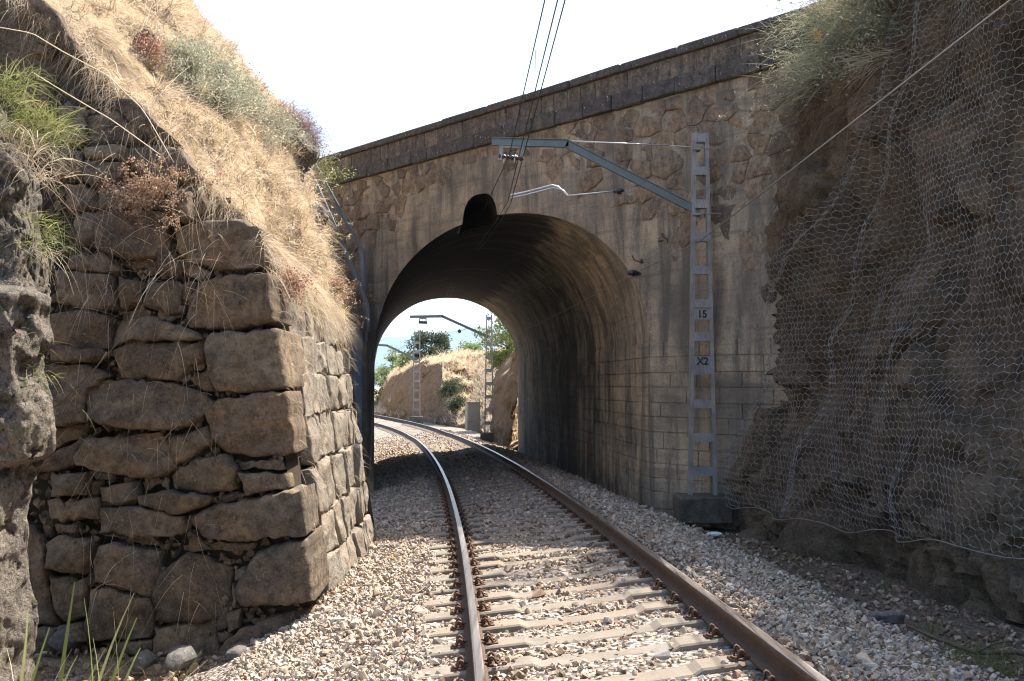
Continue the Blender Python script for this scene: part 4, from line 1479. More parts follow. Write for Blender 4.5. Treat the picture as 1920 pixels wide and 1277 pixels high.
# how far the rock stands out, smoothed: the net rests on it
from_grid = CL[:, :, 0]
gi = np.clip((yA - ycl[0]) / .07, 1, nyc - 2).astype(int)
gj = np.clip((zB2 + .9) / (crest(yA) + .9) * (nzc - 1), 1, nzc - 2).astype(int)
sm = from_grid.copy()
for _ in range(4):                                     # outermost rock within reach
    q = sm.copy()
    q[1:] = np.minimum(q[1:], sm[:-1]); q[:-1] = np.minimum(q[:-1], sm[1:])
    q[:, 1:] = np.minimum(q[:, 1:], sm[:, :-1]); q[:, :-1] = np.minimum(q[:, :-1], sm[:, 1:])
    sm = q
for _ in range(14):
    q = sm.copy()
    q[1:-1, 1:-1] = (sm[:-2, 1:-1] + sm[2:, 1:-1] + sm[1:-1, :-2] + sm[1:-1, 2:] + 2 * sm[1:-1, 1:-1]) / 6
    sm = q
sm = np.minimum(sm, from_grid + .02)
xN = sm[gi, gj] - .045 - bul + .03 * fbm(np.c_[yA * 2, zB2 * 2, yA * 0], 2, 46)
NP3 = np.stack([xN, yA, zB2], 1)
# limits of the sheet
LIM = np.array([cliff_hit(*p) for p in [(1690, 120), (1640, 240), (1560, 380), (1480, 480), (1390, 590), (1362, 720), (1362, 850), (1385, 940)]])
LIM = LIM[np.argsort(LIM[:, 1])]
ylim = np.interp(zB2, LIM[:, 1], LIM[:, 0])
zlow = np.interp(yA, [4, 7, 9.3, 12.2, 15.5, 17], [.18, .16, .12, -.12, -.22, -.22]) + .04 * np.sin(yA * 4)
okp = (yA < ylim) & (zB2 > zlow) & (zB2 < crest(yA) + .1)
E = E[okp[E[:, 0]] & okp[E[:, 1]]]
L = np.linalg.norm(NP3[E[:, 0]] - NP3[E[:, 1]], axis=1)
E = E[L < .4]


def edge_tubes(P3, E, r):
    p0, p1 = P3[E[:, 0]], P3[E[:, 1]]
    t = p1 - p0; t /= np.linalg.norm(t, axis=1)[:, None] + 1e-9
    ref = np.array([1.0, .2, .1])
    u = np.cross(t, ref); u /= np.linalg.norm(u, axis=1)[:, None] + 1e-9
    w = np.cross(u, t)
    V = []
    for k in range(3):
        an = 2 * math.pi * k / 3
        o = r * (math.cos(an) * u + math.sin(an) * w)
        V += [p0 + o, p1 + o]
    V = np.stack(V, 1)                                     # (n,6,3)
    n = len(E)
    b = (np.arange(n) * 6)[:, None]
    F = np.concatenate([b + np.array([[0, 1, 3, 2]]), b + np.array([[2, 3, 5, 4]]), b + np.array([[4, 5, 1, 0]])])
    return V.reshape(-1, 3), F


V, F = edge_tubes(NP3, E, .0027)
put('hexagonal_mesh', V, F, M['net_wire'], net, origin=NO)
b = MB()
yb = np.linspace(6.2, 15.8, 60)
zb = np.interp(yb, [4, 7, 9.3, 12.2, 15.5, 17], [.18, .16, .12, -.12, -.22, -.22]) + .04 * np.sin(yb * 4)
gi = np.clip((yb - ycl[0]) / .07, 1, nyc - 2).astype(int); gj = np.clip((zb + .9) / (crest(yb) + .9) * (nzc - 1), 1, nzc - 2).astype(int)
b.tube(np.stack([sm[gi, gj] - .10, yb, zb], 1) - NO, .006, 5)
b.build('selvedge_cable', M['cable_grey'], net, smooth=True)

# ------------------------------------------------------------------ catenary masts
def mast(name, base, height, wb, wt, foot, label, plates=(), detail=True, yaw=0.0):
    t = thing(name, tuple(base), label, 'catenary mast', 'lattice masts carrying the overhead line')
    t.rotation_euler = (0, 0, yaw)
    Bw, Tw = wb, wt
    ch = lambda s: [(-.03, -.055), (.03, -.055), (.03, -.045), (-.018, -.045), (-.018, .045), (.03, .045), (.03, .055), (-.03, .055)]
    for sg in (-1, 1):
        b = MB()
        p0 = np.array([sg * Bw / 2 if sg < 0 else Bw / 2 - .01, 0, 0]); p1 = np.array([sg * Tw / 2, 0, height])
        pr = [(x * -sg, y) for x, y in ch(1)]
        if sg > 0: pr = pr[::-1]
        tt_ = (p1 - p0) / np.linalg.norm(p1 - p0)
        # channel profile lies in the horizontal plane
        n = len(pr)
        V = [p0 + np.array([x, y, 0]) for x, y in pr] + [p1 + np.array([x, y, 0]) for x, y in pr]
        F = [(i, (i + 1) % n, n + (i + 1) % n, n + i) for i in range(n)] + [tuple(range(n - 1, -1, -1)), tuple(range(n, 2 * n))]
        b.add(V, F)
        b.build('leg', M['galv'], t)
    zs = np.linspace(.065, .985, 11) * height if detail else np.linspace(.08, .97, 9) * height
    for zq in zs:
        w = Bw + (Tw - Bw) * zq / height
        for yy_ in ((-.058, .058) if detail else (-.058,)):
            bb = MB(); bb.box((0, 0, 0), (w + .01, .008, .135 if detail else .17), bevel=0.0)
            o = bb.build('batten', M['galv'], t); o.location = (0, yy_, zq)
    for txt, zq in plates:
        w = Bw + (Tw - Bw) * zq / height
        bb = MB(); bb.box((0, 0, 0), (w + .02, .006, .165))
        pl = bb.build('number_plate', M['galv'], t); pl.location = (0, -.066, zq)
        cu = bpy.data.curves.new('plate_lettering', 'FONT'); cu.body = txt; cu.size = .165; cu.align_x = 'CENTER'; cu.align_y = 'CENTER'; cu.extrude = .001; cu.offset = .004
        tmp = bpy.data.objects.new('tmp_text', cu); COL.objects.link(tmp)
        dg = bpy.context.evaluated_depsgraph_get()
        me = bpy.data.meshes.new_from_object(tmp.evaluated_get(dg)); bpy.data.objects.remove(tmp)
        lo_ = link('plate_lettering', me, M['letter'], pl); lo_.location = (0, -.005, 0); lo_.rotation_euler = (math.pi / 2, 0, 0); lo_.scale = (.92, 1, 1)
    b = MB(); b.box((0, 0, -foot / 2), (Bw + .42, .66, foot), bevel=.03)
    b.build('footing', M['footing'], t)
    return t


MY = 16.0
mb = at(1318, 928, MY)
mx, mz = mb[0], mb[2]
mtop = at(1328, 250, MY)[2]
m1 = mast('catenary_mast', (mx, MY, mz), mtop - mz, .40, .19, .42, 'nearest grey steel mast with number plates, standing on a concrete footing before the bridge pier',
          plates=(('15', at(1326, 590, MY)[2] - mz), ('X2', at(1325, 678, MY)[2] - mz)))
MO = np.array([mx, MY, mz])


def rel(u, v, y=MY, dy=0):
    return at(u, v, y + dy) - MO


def ibeam(b, p0, p1, h=.13, w=.075, t=.012):
    pr = [(-w / 2, -h / 2), (w / 2, -h / 2), (w / 2, -h / 2 + t), (t / 2, -h / 2 + t), (t / 2, h / 2 - t), (w / 2, h / 2 - t), (w / 2, h / 2), (-w / 2, h / 2), (-w / 2, h / 2 - t), (-t / 2, h / 2 - t), (-t / 2, -h / 2 + t), (-w / 2, -h / 2 + t)]
    b.prism(pr, p0, p1)


b = MB()
ibeam(b, rel(1312, 397), rel(1062, 269)); b.build('bracket_arm', M['green_steel'], m1)
b = MB()
ibeam(b, rel(1066, 269), rel(922, 265)); b.build('arm_head', M['green_steel'], m1)
b = MB()
b.tube([rel(1066, 264), rel(1255, 273)], .011, 6); b.tube([rel(1255, 273), rel(1318, 276)], .006, 6)
b.build('tie_rod', M['alu'], m1, smooth=True)
for v in (278, 400):
    b = MB(); b.tube([rel(1300, v, dy=-.09), rel(1352, v, dy=-.09)], .009, 6); b.tube([rel(1300, v, dy=.09), rel(1352, v, dy=.09)], .009, 6)
    b.box(rel(1305, v + 3), (.13, .2, .035)); b.build('clamp', M['galv'], m1)
# hanger yoke with its row of insulators
b = MB()
b.prism([(-.02, -.03), (.02, -.03), (.02, .03), (-.02, .03)], rel(940, 274), rel(982, 275)); b.build('hanger_yoke', M['galv'], m1)
for u0, u1 in ((940, 937), (981, 978)):
    b = MB(); b.prism([(-.025, -.03), (.025, -.03), (.025, .03), (-.025, .03)], rel(u0, 273), rel(u1, 300), up=(1, 0, 0)); b.build('hanger_leg', M['galv'], m1)
b = MB()
p0, p1 = rel(934, 293), rel(983, 298)
n = 26
tt_ = np.linspace(0, 1, n)
b.tube(p0 + (p1 - p0) * tt_[:, None], .022 + .020 * (np.sin(tt_ * 6 * 2 * math.pi) > .1) * (np.abs(tt_ - .42) > .05), 10)
b.build('insulator_rod', M['insulator'], m1, smooth=True)
for u in (946, 966):
    b = MB(); b.tube([rel(u, 291), rel(u, 297), rel(u - 2, 306)], [.018, .026, .008], 6); b.build('wire_clamp', M['alu'], m1, smooth=True)
# steady arm: twin curved tubes, insulator and drop rods
ctl = np.array([(955, 366), (985, 360), (1015, 352), (1034, 347), (1045, 349), (1054, 356), (1062, 366)])
for dv in (0, 5):
    b = MB(); q = np.array([rel(u + (3 if dv else 0), v + dv * (1 if i < 5 else .3)) for i, (u, v) in enumerate(ctl)])
    tq = np.linspace(0, len(q) - 1, 30)
    b.tube(np.stack([np.interp(tq, range(len(q)), q[:, k]) for k in range(3)], 1), .012, 6); b.build('steady_arm', M['alu'], m1, smooth=True)
b = MB(); b.tube([rel(1062, 367), rel(1150, 359)], .013, 6); b.build('steady_tube', M['alu'], m1, smooth=True)
b = MB(); tt_ = np.linspace(0, 1, 16); p0, p1 = rel(1150, 359), rel(1170, 357)
b.tube(p0 + (p1 - p0) * tt_[:, None], .025 + .03 * ((tt_ > .3) & (tt_ < .75)), 10); b.build('insulator', M['insulator'], m1, smooth=True)
b = MB(); b.tube([rel(1168, 357), rel(1198, 347)], .008, 5); b.tube([rel(1172, 357), rel(1182, 338)], .007, 5); b.build('drop_rod', M['galv'], m1, smooth=True)

# far masts beyond the bridge
f1 = at(917, 811, 50); f1t = at(921, 596, 50)[2]
m2 = mast('catenary_mast', tuple(f1), f1t - f1[2] + .15, .42, .24, .5, 'slim grey lattice mast seen through the arch, beside the concrete cabinet', detail=False)
F1 = np.array(f1)
b = MB(); ibeam(b, at(916, 632, 50) - F1, at(829, 593, 50) - F1); ibeam(b, at(831, 593, 50) - F1, at(768, 594, 50) - F1); b.build('bracket_arm', M['green_steel'], m2)
b = MB(); b.tube([at(832, 592, 50) - F1, at(922, 592, 50) - F1], .015, 5); b.build('tie_rod', M['alu'], m2)
b = MB(); b.prism([(-.03, -.04), (.03, -.04), (.03, .04), (-.03, .04)], at(787, 597, 50) - F1, at(799, 597, 50) - F1)
for u in (787, 799): b.tube([at(u, 597, 50) - F1, at(u, 605, 50) - F1], .03, 6)
b.build('hanger_yoke', M['galv'], m2)
b = MB(); b.tube([at(785, 604, 50) - F1, at(801, 605, 50) - F1], .075, 8); b.build('insulator_rod', M['insulator'], m2)
b = MB(); b.tube([at(815, 624, 50) - F1, at(858, 622, 50) - F1, at(876, 616, 50) - F1], .016, 5); b.build('steady_tube', M['alu'], m2)
b = MB(); b.tube([at(859, 622, 50) - F1, at(864, 620, 50) - F1], .09, 8); b.build('insulator', M['insulator'], m2)
g1 = at(781, 781, 74); g1t = at(784, 620, 74)[2]
m3 = mast('catenary_mast', tuple(g1), g1t - g1[2], .50, .40, .5, 'most distant grey mast, standing before the brown cut bank beyond the arch', detail=False)
G1 = np.array(g1)
b = MB(); ibeam(b, at(781, 674, 74) - G1, at(726, 648, 74) - G1, .16, .1, .02); ibeam(b, at(727, 648, 74) - G1, at(700, 646, 74) - G1, .16, .1, .02); b.build('bracket_arm', M['green_steel'], m3)

# ------------------------------------------------------------------ overhead wires
def wire(name, pts, r, label, cat, mat, group=None, sag=0.0, n=6):
    pts = np.array(pts, float)
    seg = []
    for i in range(len(pts) - 1):
        t = np.linspace(0, 1, 9)[:, None]
        p = pts[i] * (1 - t) + pts[i + 1] * t
        p[:, 2] -= (4 * sag * t * (1 - t))[:, 0]
        seg.append(p if i == len(pts) - 2 else p[:-1])
    q = np.concatenate(seg)
    b = MB(); b.tube(q - pts[0], r, n)
    o = b.build(name, M[mat], None, smooth=True)
    o.location = pts[0]
    return tag(o, label, cat, group)


def ext(p, q, d):
    p, q = np.array(p), np.array(q)
    t = (p - q) / np.linalg.norm(p - q)
    return p + t * d


ms = at(954, 294, MY); ms0 = at(1022, -2, 9.7)
mn = at(920, 365, 20.4)
wire('messenger_wire', [ext(ms0, ms, 9), ms0, ms, mn, at(862, 500, 30), at(826, 574, 40.5), at(793, 604, 50), at(712, 640, 74)], .0075, 'black messenger wire clamped to the insulators under the bracket arm', 'overhead wire', 'copper_black')
c0, cA = at(1046, -2, 8.0), at(952, 378, MY)
wire('contact_wire', [ext(c0, cA, 8), c0, cA, at(932, 412, 20), at(868, 500, 30), at(832, 566, 40), at(812, 624, 50), at(716, 668, 74)], .0065, 'black contact wire passing on the left end of the steady arm', 'overhead wire', 'copper_black', 'pair of contact wires')
c0, cA = at(1060, -2, 8.0), at(957, 383, MY)
wire('contact_wire', [ext(c0, cA, 8), c0, cA, at(939, 414, 20), at(874, 500, 30), at(836, 568, 40), at(817, 624, 50), at(719, 669, 74)], .0065, 'black contact wire beside the first, nearer the mast', 'overhead wire', 'copper_black', 'pair of contact wires')
wire('dropper_wire', [at(1004, 93, 11.3), at(1004.5, 120, 11.3), at(1005, 150, 11.25)], .004, 'short thin dropper hanging from the messenger wire against the sky', 'dropper', 'copper_black')
e0, e1, e2 = at(1898, -2, 6.6), at(1312, 452, MY - .12), at(1192, 511, 17.25)
wire('earth_cable', [ext(e0, e1, 5), e0, e1, e2, at(1075, 574, 21), at(1000, 612, 29)], .0085, 'grey stranded cable slanting down from the upper right past the mast to the arch', 'cable', 'cable_grey')
b = MB()
o0 = at(1188, 512, 17.2)
b.tube([(0.12, .12, 0), (0, 0, 0), (-.05, -.02, 0)], [.03, .06, .03], 8); b.tube([(-.09, 0, .0), (-.03, -.02, .01), (.06, .02, .0)], [.035, .05, .03], 8)
o = b.build('cable_clamp', M['insulator'], None, smooth=True); o.location = o0
tag(o, 'small black cable clamp fixed at the right edge of the arch', 'cable clamp')
b = MB()
b.tube([at(1185, 479, 17.2) - o0, at(1189, 487, 17.2) - o0, at(1198, 491, 17.1) - o0, at(1203, 491, 17.0) - o0], .012, 6); b.tube([at(1202, 487, 17.0) - o0, at(1204, 494, 17.0) - o0], .03, 6)
o = b.build('wall_hook', M['rail_rust'], None, smooth=True); o.location = o0
tag(o, 'thin curved iron hook on the concrete just above the cable clamp', 'hook')
b = MB()
o0 = at(1243, 447, 16.9)
b.tube([(0, .1, .1), (0, 0, .02), (.07, -.03, -.02), (.07, -.03, -.07)], .012, 6); b.tube([(-.08, 0, -.05), (.0, 0, -.04)], .015, 6)
o = b.build('wall_hook', M['rail_rust'], None, smooth=True); o.location = o0
tag(o, 'bent iron hook on the concrete between the arch and the mast', 'hook')

# ------------------------------------------------------------------ conduits and duct on the left pier
duct = thing('cable_duct', (-3.4, 23.2, -.6), 'grey steel cable duct with slanting conduits on the left pier of the arch', 'cable duct')
DO = np.array([-3.4, 23.2, -.6])
sb, _ = 8.72, 0
pd = fp(8.72, 0, .0)
ztop, zbot = at(686, 612, 23.2)[2], -.55
b = MB()
b.box(np.array([*fp(8.83, 0, .13)[:2], (ztop + zbot) / 2]) - DO, (.34, .24, ztop - zbot), np.array([[FD[0], FD[1], 0], [FN[0], FN[1], 0], [0, 0, 1.0]]), .02)
b.build('cover', M['duct'], duct)


def conduit(pts, r, name='conduit'):
    b = MB(); pts = np.array(pts) - DO
    out = [pts[0]]
    for i in range(1, len(pts) - 1):
        a, c, e = pts[i - 1], pts[i], pts[i + 1]
        la, le = np.linalg.norm(a - c), np.linalg.norm(e - c)
        k = min(.25, la * .4, le * .4)
        pa, pe = c + (a - c) / la * k, c + (e - c) / le * k
        for t in np.linspace(0, 1, 5): out.append((1 - t) ** 2 * pa + 2 * t * (1 - t) * c + t * t * pe)
    out.append(pts[-1])
    b.tube(out, r, 8); return b.build(name, M['pvc'], duct, smooth=True)


conduit([at(566, 290, 20.0), at(640, 455, 22.2), at(690, 578, 22.95), at(690, 622, 23.0)], .062)
conduit([at(574, 286, 20.5), at(630, 385, 22.4), at(680, 470, 23.2), at(680, 620, 23.25)], .048)
conduit([at(580, 290, 20.6), at(640, 398, 22.6), at(683, 474, 23.25), at(683, 620, 23.3)], .040)
conduit([at(682, 560, 23.2), at(687, 600, 23.1), at(687, 640, 23.05)], .04)
# ------------------------------------------------------------------ grass and leaf builders
def blades(roots, dirs, L, wd, droop, r, nseg=3, tint=None, curl=.15):
    """thin flat strips: roots (n,3), dirs (n,3) unit, length, width, droop as a share of length"""
    n = len(roots)
    t = np.linspace(0, 1, nseg + 1)
    side = np.cross(dirs, r.normal(size=(n, 3))); side /= np.linalg.norm(side, axis=1)[:, None] + 1e-9
    bend = np.cross(dirs, side) * r.normal(0, curl, n)[:, None]
    L = np.broadcast_to(L, n); wd = np.broadcast_to(wd, n); droop = np.broadcast_to(droop, n)
    pos = roots[:, None] + dirs[:, None] * (L[:, None] * t)[..., None] + bend[:, None] * (L[:, None] * t ** 2)[..., None]
    pos[..., 2] -= (droop * L)[:, None] * t[None] ** 2
    ww = wd[:, None] * (1 - .85 * t[None] ** 1.5) * .5
    V = np.stack([pos - side[:, None] * ww[..., None], pos + side[:, None] * ww[..., None]], 2)      # n, k, 2, 3
    k = nseg + 1
    b = (np.arange(n) * 2 * k)[:, None]
    F = np.concatenate([b + np.array([[2 * i, 2 * i + 1, 2 * i + 3, 2 * i + 2]]) for i in range(nseg)])
    tint = r.random(n) if tint is None else tint
    return V.reshape(-1, 3), F, np.repeat(tint, 2 * k), pos[:, -1]


def leaves(P, size, r, up=None, aspect=.5, tint=None):
    """leaf-sized four-sided faces"""
    n = len(P)
    d = r.normal(size=(n, 3))
    if up is not None: d = d + up
    d /= np.linalg.norm(d, axis=1)[:, None]
    s = np.cross(d, r.normal(size=(n, 3))); s /= np.linalg.norm(s, axis=1)[:, None]
    size = np.broadcast_to(size, n)[:, None]
    V = np.stack([P, P + d * size * .5 + s * size * aspect * .5, P + d * size, P + d * size * .5 - s * size * aspect * .5], 1)
    F = (np.arange(n) * 4)[:, None] + np.arange(4)[None]
    tint = r.random(n) if tint is None else tint
    return V.reshape(-1, 3), F, np.repeat(tint, 4)


def unit(v):
    return v / (np.linalg.norm(v, axis=-1, keepdims=True) + 1e-9)


def join(parts):
    V, F, T, o = [], [], [], 0
    for v, f, t in parts:
        V.append(v); F.append(f + o); T.append(t); o += len(v)
    return np.concatenate(V), np.concatenate(F), np.concatenate(T)


# ------------------------------------------------------------------ dry grass on the left hillside
rg = np.random.default_rng(17)
ny_, np_ = HILLP.shape[:2]
# cell areas for even sowing
e1 = HILLP[1:, :-1] - HILLP[:-1, :-1]; e2 = HILLP[:-1, 1:] - HILLP[:-1, :-1]
cr = np.cross(e2, e1); area = np.linalg.norm(cr, axis=2); nrm = cr / (area[..., None] + 1e-9)
nrm *= np.sign(nrm[..., 2:3] + .3)
use = area.copy()
use[:, 68:] = 0
use[62:, :] *= .5


def sow(n, weight, r):
    p = (weight / weight.sum()).ravel()
    c = r.choice(len(p), n, p=p)
    i, j = c // weight.shape[1], c % weight.shape[1]
    a, b = r.random((2, n))
    return HILLP[i, j] + e1[i, j] * a[:, None] + e2[i, j] * b[:, None], nrm[i, j], i, j


cen_ = HILLP[:-1, :-1]
patch = fbm(cen_.reshape(-1, 3) * 1.4, 3, 91).reshape(area.shape)
sagec = [at(400, 130, 12.0), at(455, 205, 12.6), at(360, 90, 11.6)]
sg_w = np.zeros_like(area)
for c in sagec: sg_w += np.exp(-(np.linalg.norm(cen_ - c, axis=2) / .55) ** 2)
bare = (patch < -.08)
wgt = use * np.where(bare, .22, 1.0) * (1 - .75 * np.clip(sg_w, 0, 1))
# tufts: sow centres, then blades round each
nt_ = 3000
C, Nn, _, _ = sow(nt_, wgt, rg)
per = rg.integers(9, 22, nt_)
ix = np.repeat(np.arange(nt_), per)
n = len(ix)
root = C[ix] + rg.normal(0, .035, (n, 3)) - Nn[ix] * .03
lean = rg.normal(0, .62, (nt_, 3))[ix]
d = unit(Nn[ix] * .75 + np.array([.25, -.05, .55]) + lean + rg.normal(0, .33, (n, 3)))
L = np.clip(rg.lognormal(-1.45, .38, nt_), .1, .55)[ix] * rg.uniform(.6, 1.2, n)
tint = np.clip(rg.normal(.5, .2, nt_)[ix] + .25 * fbm(root * .9, 2, 14) + rg.normal(0, .12, n), 0, 1)
coarse = (rg.random(nt_) < .3)[ix]
tint = np.where((rg.random(nt_) < .13)[ix], tint * .25, tint)
p1 = blades(root, d, L * np.where(coarse, 1.25, 1), rg.uniform(.003, .0065, n) * np.where(coarse, 2.0, 1), rg.uniform(.15, .8, n), rg, 3, tint)
# short thatch covering the soil
C, Nn, _, _ = sow(17000, use * np.where(bare, .06, 1.0) * (1 - .6 * np.clip(sg_w, 0, 1)), rg)
d = unit(Nn * .45 + rg.normal(0, .6, C.shape) + np.array([.2, 0, -.1]))
p2 = blades(C, d, rg.uniform(.06, .20, len(C)), rg.uniform(.004, .008, len(C)), .4, rg, 2, np.clip(rg.normal(.45, .22, len(C)), 0, 1))
# tall stems with seed heads
C, Nn, _, _ = sow(900, wgt, rg)
d = unit(Nn * .5 + np.array([.25, -.15, .7]) + rg.normal(0, .3, C.shape))
Ls = rg.uniform(.3, .7, len(C))
p3 = blades(C, d, Ls, .004, rg.uniform(.1, .7, len(C)), rg, 4, rg.uniform(.6, .95, len(C)))
tips = p3[3]
tp_ = np.repeat(tips, 9, 0); dd2 = np.repeat(d, 9, 0)
tp_ = tp_ - dd2 * rg.uniform(0, .10, (len(tp_), 1)) + rg.normal(0, .008, tp_.shape)
p4 = leaves(tp_, rg.uniform(.02, .04, len(tp_)), rg, dd2 * 1.5 + np.array([0, 0, -.8]), .35, rg.uniform(.6, 1.0, len(tp_)))
V, F, T = join([p1[:3], p2[:3], p3[:3], p4])
tag(put('dry_grass', V, F, M['straw'], attr={'tint': T}), 'sun-bleached dry grass covering the hillside above the stone wall', 'dry grass', kind='stuff')

# grass hanging over the top of the long wall face, and weeds in its joints
yy_ = rg.uniform(9.9, 14.7, 3000)
zt_ = top_z(yy_) + rg.uniform(-.6, .05, 3000) * rg.random(3000) ** 1.2
C = np.stack([wall_x(yy_, zt_) - .02, yy_, zt_], 1)
d = unit(np.array([.5, -.1, .25]) + rg.normal(0, .7, C.shape))
q1 = blades(C, d, rg.uniform(.12, .42, len(C)), rg.uniform(.003, .006, len(C)), rg.uniform(.5, 1.1, len(C)), rg, 4, np.clip(rg.normal(.5, .22, len(C)), 0, 1))
yy_ = rg.uniform(9.9, 14.7, 600); zt_ = rg.uniform(.2, 2.7, 600)
C = np.stack([wall_x(yy_, zt_) + .0, yy_, zt_], 1)
q2 = blades(C, unit(np.array([.6, -.2, .0]) + rg.normal(0, .5, C.shape)), rg.uniform(.05, .2, 600), .004, .7, rg, 3, rg.uniform(.2, .8, 600))
# strands and dead stalks dangling in front of the shaded end face
px = np.array([(rg.uniform(110, 420), rg.uniform(230, 560)) for _ in range(420)] + [(rg.uniform(120, 420), rg.uniform(560, 1150)) for _ in range(130)])
C = np.array([at(u, v, 9.85 + .06 * ((722 - v) / 190) - .16) for u, v in px])
q3 = blades(C, unit(np.array([.05, -.5, -.5]) + rg.normal(0, .5, C.shape)), rg.uniform(.12, .5, len(C)), rg.uniform(.003, .005, len(C)), rg.uniform(.3, .9, len(C)), rg, 5, np.clip(rg.normal(.35, .25, len(C)), 0, 1), curl=.35)
e_ = HILLP[0][(np.linspace(2, 62, 2600)).astype(int)] + rg.normal(0, .06, (2600, 3)) + np.array([0, -.08, -.02])
q4 = blades(e_, unit(np.array([.1, -.6, -.05]) + rg.normal(0, .5, e_.shape)), rg.uniform(.15, .5, 2600), rg.uniform(.003, .006, 2600), rg.uniform(.4, 1.1, 2600), rg, 4, np.clip(rg.normal(.45, .25, 2600), 0, 1))
V, F, T = join([q1[:3], q2[:3], q3[:3], q4[:3]])
tag(put('hanging_grass', V, F, M['straw'], attr={'tint': T}), 'dry grass strands hanging over the edge of the stone wall', 'dry grass', kind='stuff')


# ------------------------------------------------------------------ single plants
def plant(name, label, cat, base, parts_, group=None):
    """parts_: list of (part name, material, V, F, T) in world coordinates; one top-level Empty"""
    t = thing(name, tuple(base), label, cat, group)
    for pn, mat, V, F, T in parts_:
        tag(put(pn, V, F, M[mat], t, origin=base, attr={'tint': T}), kind='stuff')   # leaves and stems too fine to pick apart
    return t


def twig_bush(base, spread, n, length, r, up, wd=.006, nseg=4, droop=.2, sub=3, curl=.25):
    """bushy growth: stems from a base, each with finer side stems"""
    base = np.asarray(base)
    d = unit(up + r.normal(0, spread, (n, 3)))
    L = length * r.uniform(.5, 1.1, n)
    root = base + r.normal(0, .05, (n, 3))
    a = blades(root, d, L, wd, droop, r, nseg, None, curl)
    rt, dd, ll = [], [], []
    f = r.uniform(.3, .95, (n, sub))
    rr = root[:, None] + d[:, None] * (L[:, None] * f)[..., None]
    rr[..., 2] -= (droop * L)[:, None] * f ** 2
    d2 = unit(d[:, None] + r.normal(0, .5, (n, sub, 3)))
    b = blades(rr.reshape(-1, 3), d2.reshape(-1, 3), np.repeat(L, sub) * r.uniform(.25, .5, n * sub), wd * .7, droop, r, 3, None, curl)
    return join([a[:3], b[:3]]), np.concatenate([a[3], b[3]])


def on_hill(u, v, y):
    p = at(u, v, y)
    dist = np.linalg.norm(HILLP - p, axis=2); q = np.unravel_index(dist.argmin(), dist.shape)
    return HILLP[q]


# grey-green sage patches on the slope
for k, (c, lab) in enumerate(zip(sagec, ('largest grey-green shrub in the dry grass, upper left slope', 'grey-green shrub lowest on the slope, nearest the wall top', 'small pale sage shrub highest on the slope, beside a reddened weed'))):
    parts_ = []
    sub = [c + rg.normal(0, .27, 3) * np.array([1, 1.6, 1]) for _ in range(14 if k < 2 else 7)]
    js, tips = [], []
    for s_ in sub:
        dist = np.linalg.norm(HILLP - s_, axis=2); q = np.unravel_index(dist.argmin(), dist.shape)
        g_, tp2 = twig_bush(HILLP[q], .7, 48, rg.uniform(.2, .38), rg, np.array([.45, -.25, .8]), .007, 3, .15, 3)
        js.append(g_); tips.append(tp2)
    V, F, T = join(js)
    tips = np.concatenate(tips)
    lv = leaves(np.repeat(tips, 2, 0) + rg.normal(0, .025, (len(tips) * 2, 3)), rg.uniform(.02, .045, len(tips) * 2), rg, np.array([0, 0, .5]), .4)
    plant('sage_shrub', lab, 'shrub', c, [('stem', 'sage', V, F, T), ('foliage', 'sage', *lv)], 'sage shrubs on the hillside')


for k, (u, v, yq, s_, lab) in enumerate(((532, 292, 14.0, .36, 'dark rock outcrop under the purple bush at the end of the hillside'), (525, 250, 13.6, .2, 'small rock in the dry grass next to the outcrop'), (292, 52, 11.2, .16, 'weathered stone half hidden by dry grass near the red weed'), (584, 405, 14.4, .22, 'steep dark rock below the outcrop, beside the conduits'))):
    c = on_hill(u, v, yq)
    pl = [(math.cos(a_) * s_ * rg.uniform(.8, 1.2), math.sin(a_) * s_ * rg.uniform(.6, 1.1)) for a_ in np.linspace(0, 2 * math.pi, 10)[:-1]]
    V, F = stone_geom(pl, s_ * 1.2, rg, bulge=s_ * .5, inset=s_ * .3, rough=.04, tilt=.25, seg=s_ * .3)
    nn_ = np.array([.75, -.45, .45]); nn_ /= np.linalg.norm(nn_)
    uu_ = np.cross([0, 0, 1.0], nn_); uu_ /= np.linalg.norm(uu_); vv_ = np.cross(nn_, uu_)
    o = put('outcrop', V[:, :1] * uu_ + V[:, 1:2] * vv_ + V[:, 2:3] * nn_, F, M['mossy'], None, smooth=True); auto_smooth(o, 28); o.location = tuple(c + nn_ * s_ * .25)
    tag(o, lab, 'rock', 'rocks breaking through the hillside')

# purple twiggy bush on the skyline, small reddened plants
c = on_hill(540, 245, 14.2)
js, tips = [], []
for k in range(9):
    g_, tp2 = twig_bush(c + rg.normal(0, .14, 3), .6, 120, .42, rg, np.array([.55, -.2, .45]), .0045, 4, .35, 4)
    js.append(g_); tips.append(tp2)
V, F, T = join(js); tips = np.concatenate(tips)
lv = leaves(tips, rg.uniform(.012, .03, len(tips)), rg, None, .5)
plant('twiggy_bush', 'purple-grey twiggy bush on the skyline above the conduits', 'bush', c, [('twig', 'purple', V, F, T), ('seed_head', 'purple', *lv)])
c = at(308, 80, 11.2); c = on_hill(308, 85, 11.2)
g_, tp2 = twig_bush(c, .7, 90, .22, rg, np.array([.4, -.3, .6]), .005, 3, .2, 3)
lv = leaves(np.repeat(tp2, 3, 0) + rg.normal(0, .02, (len(tp2) * 3, 3)), .03, rg, None, .6)
plant('red_weed', 'small reddened weed high in the dry grass', 'weed', c, [('stem', 'brown_twig', *g_), ('foliage', 'red', *lv)])
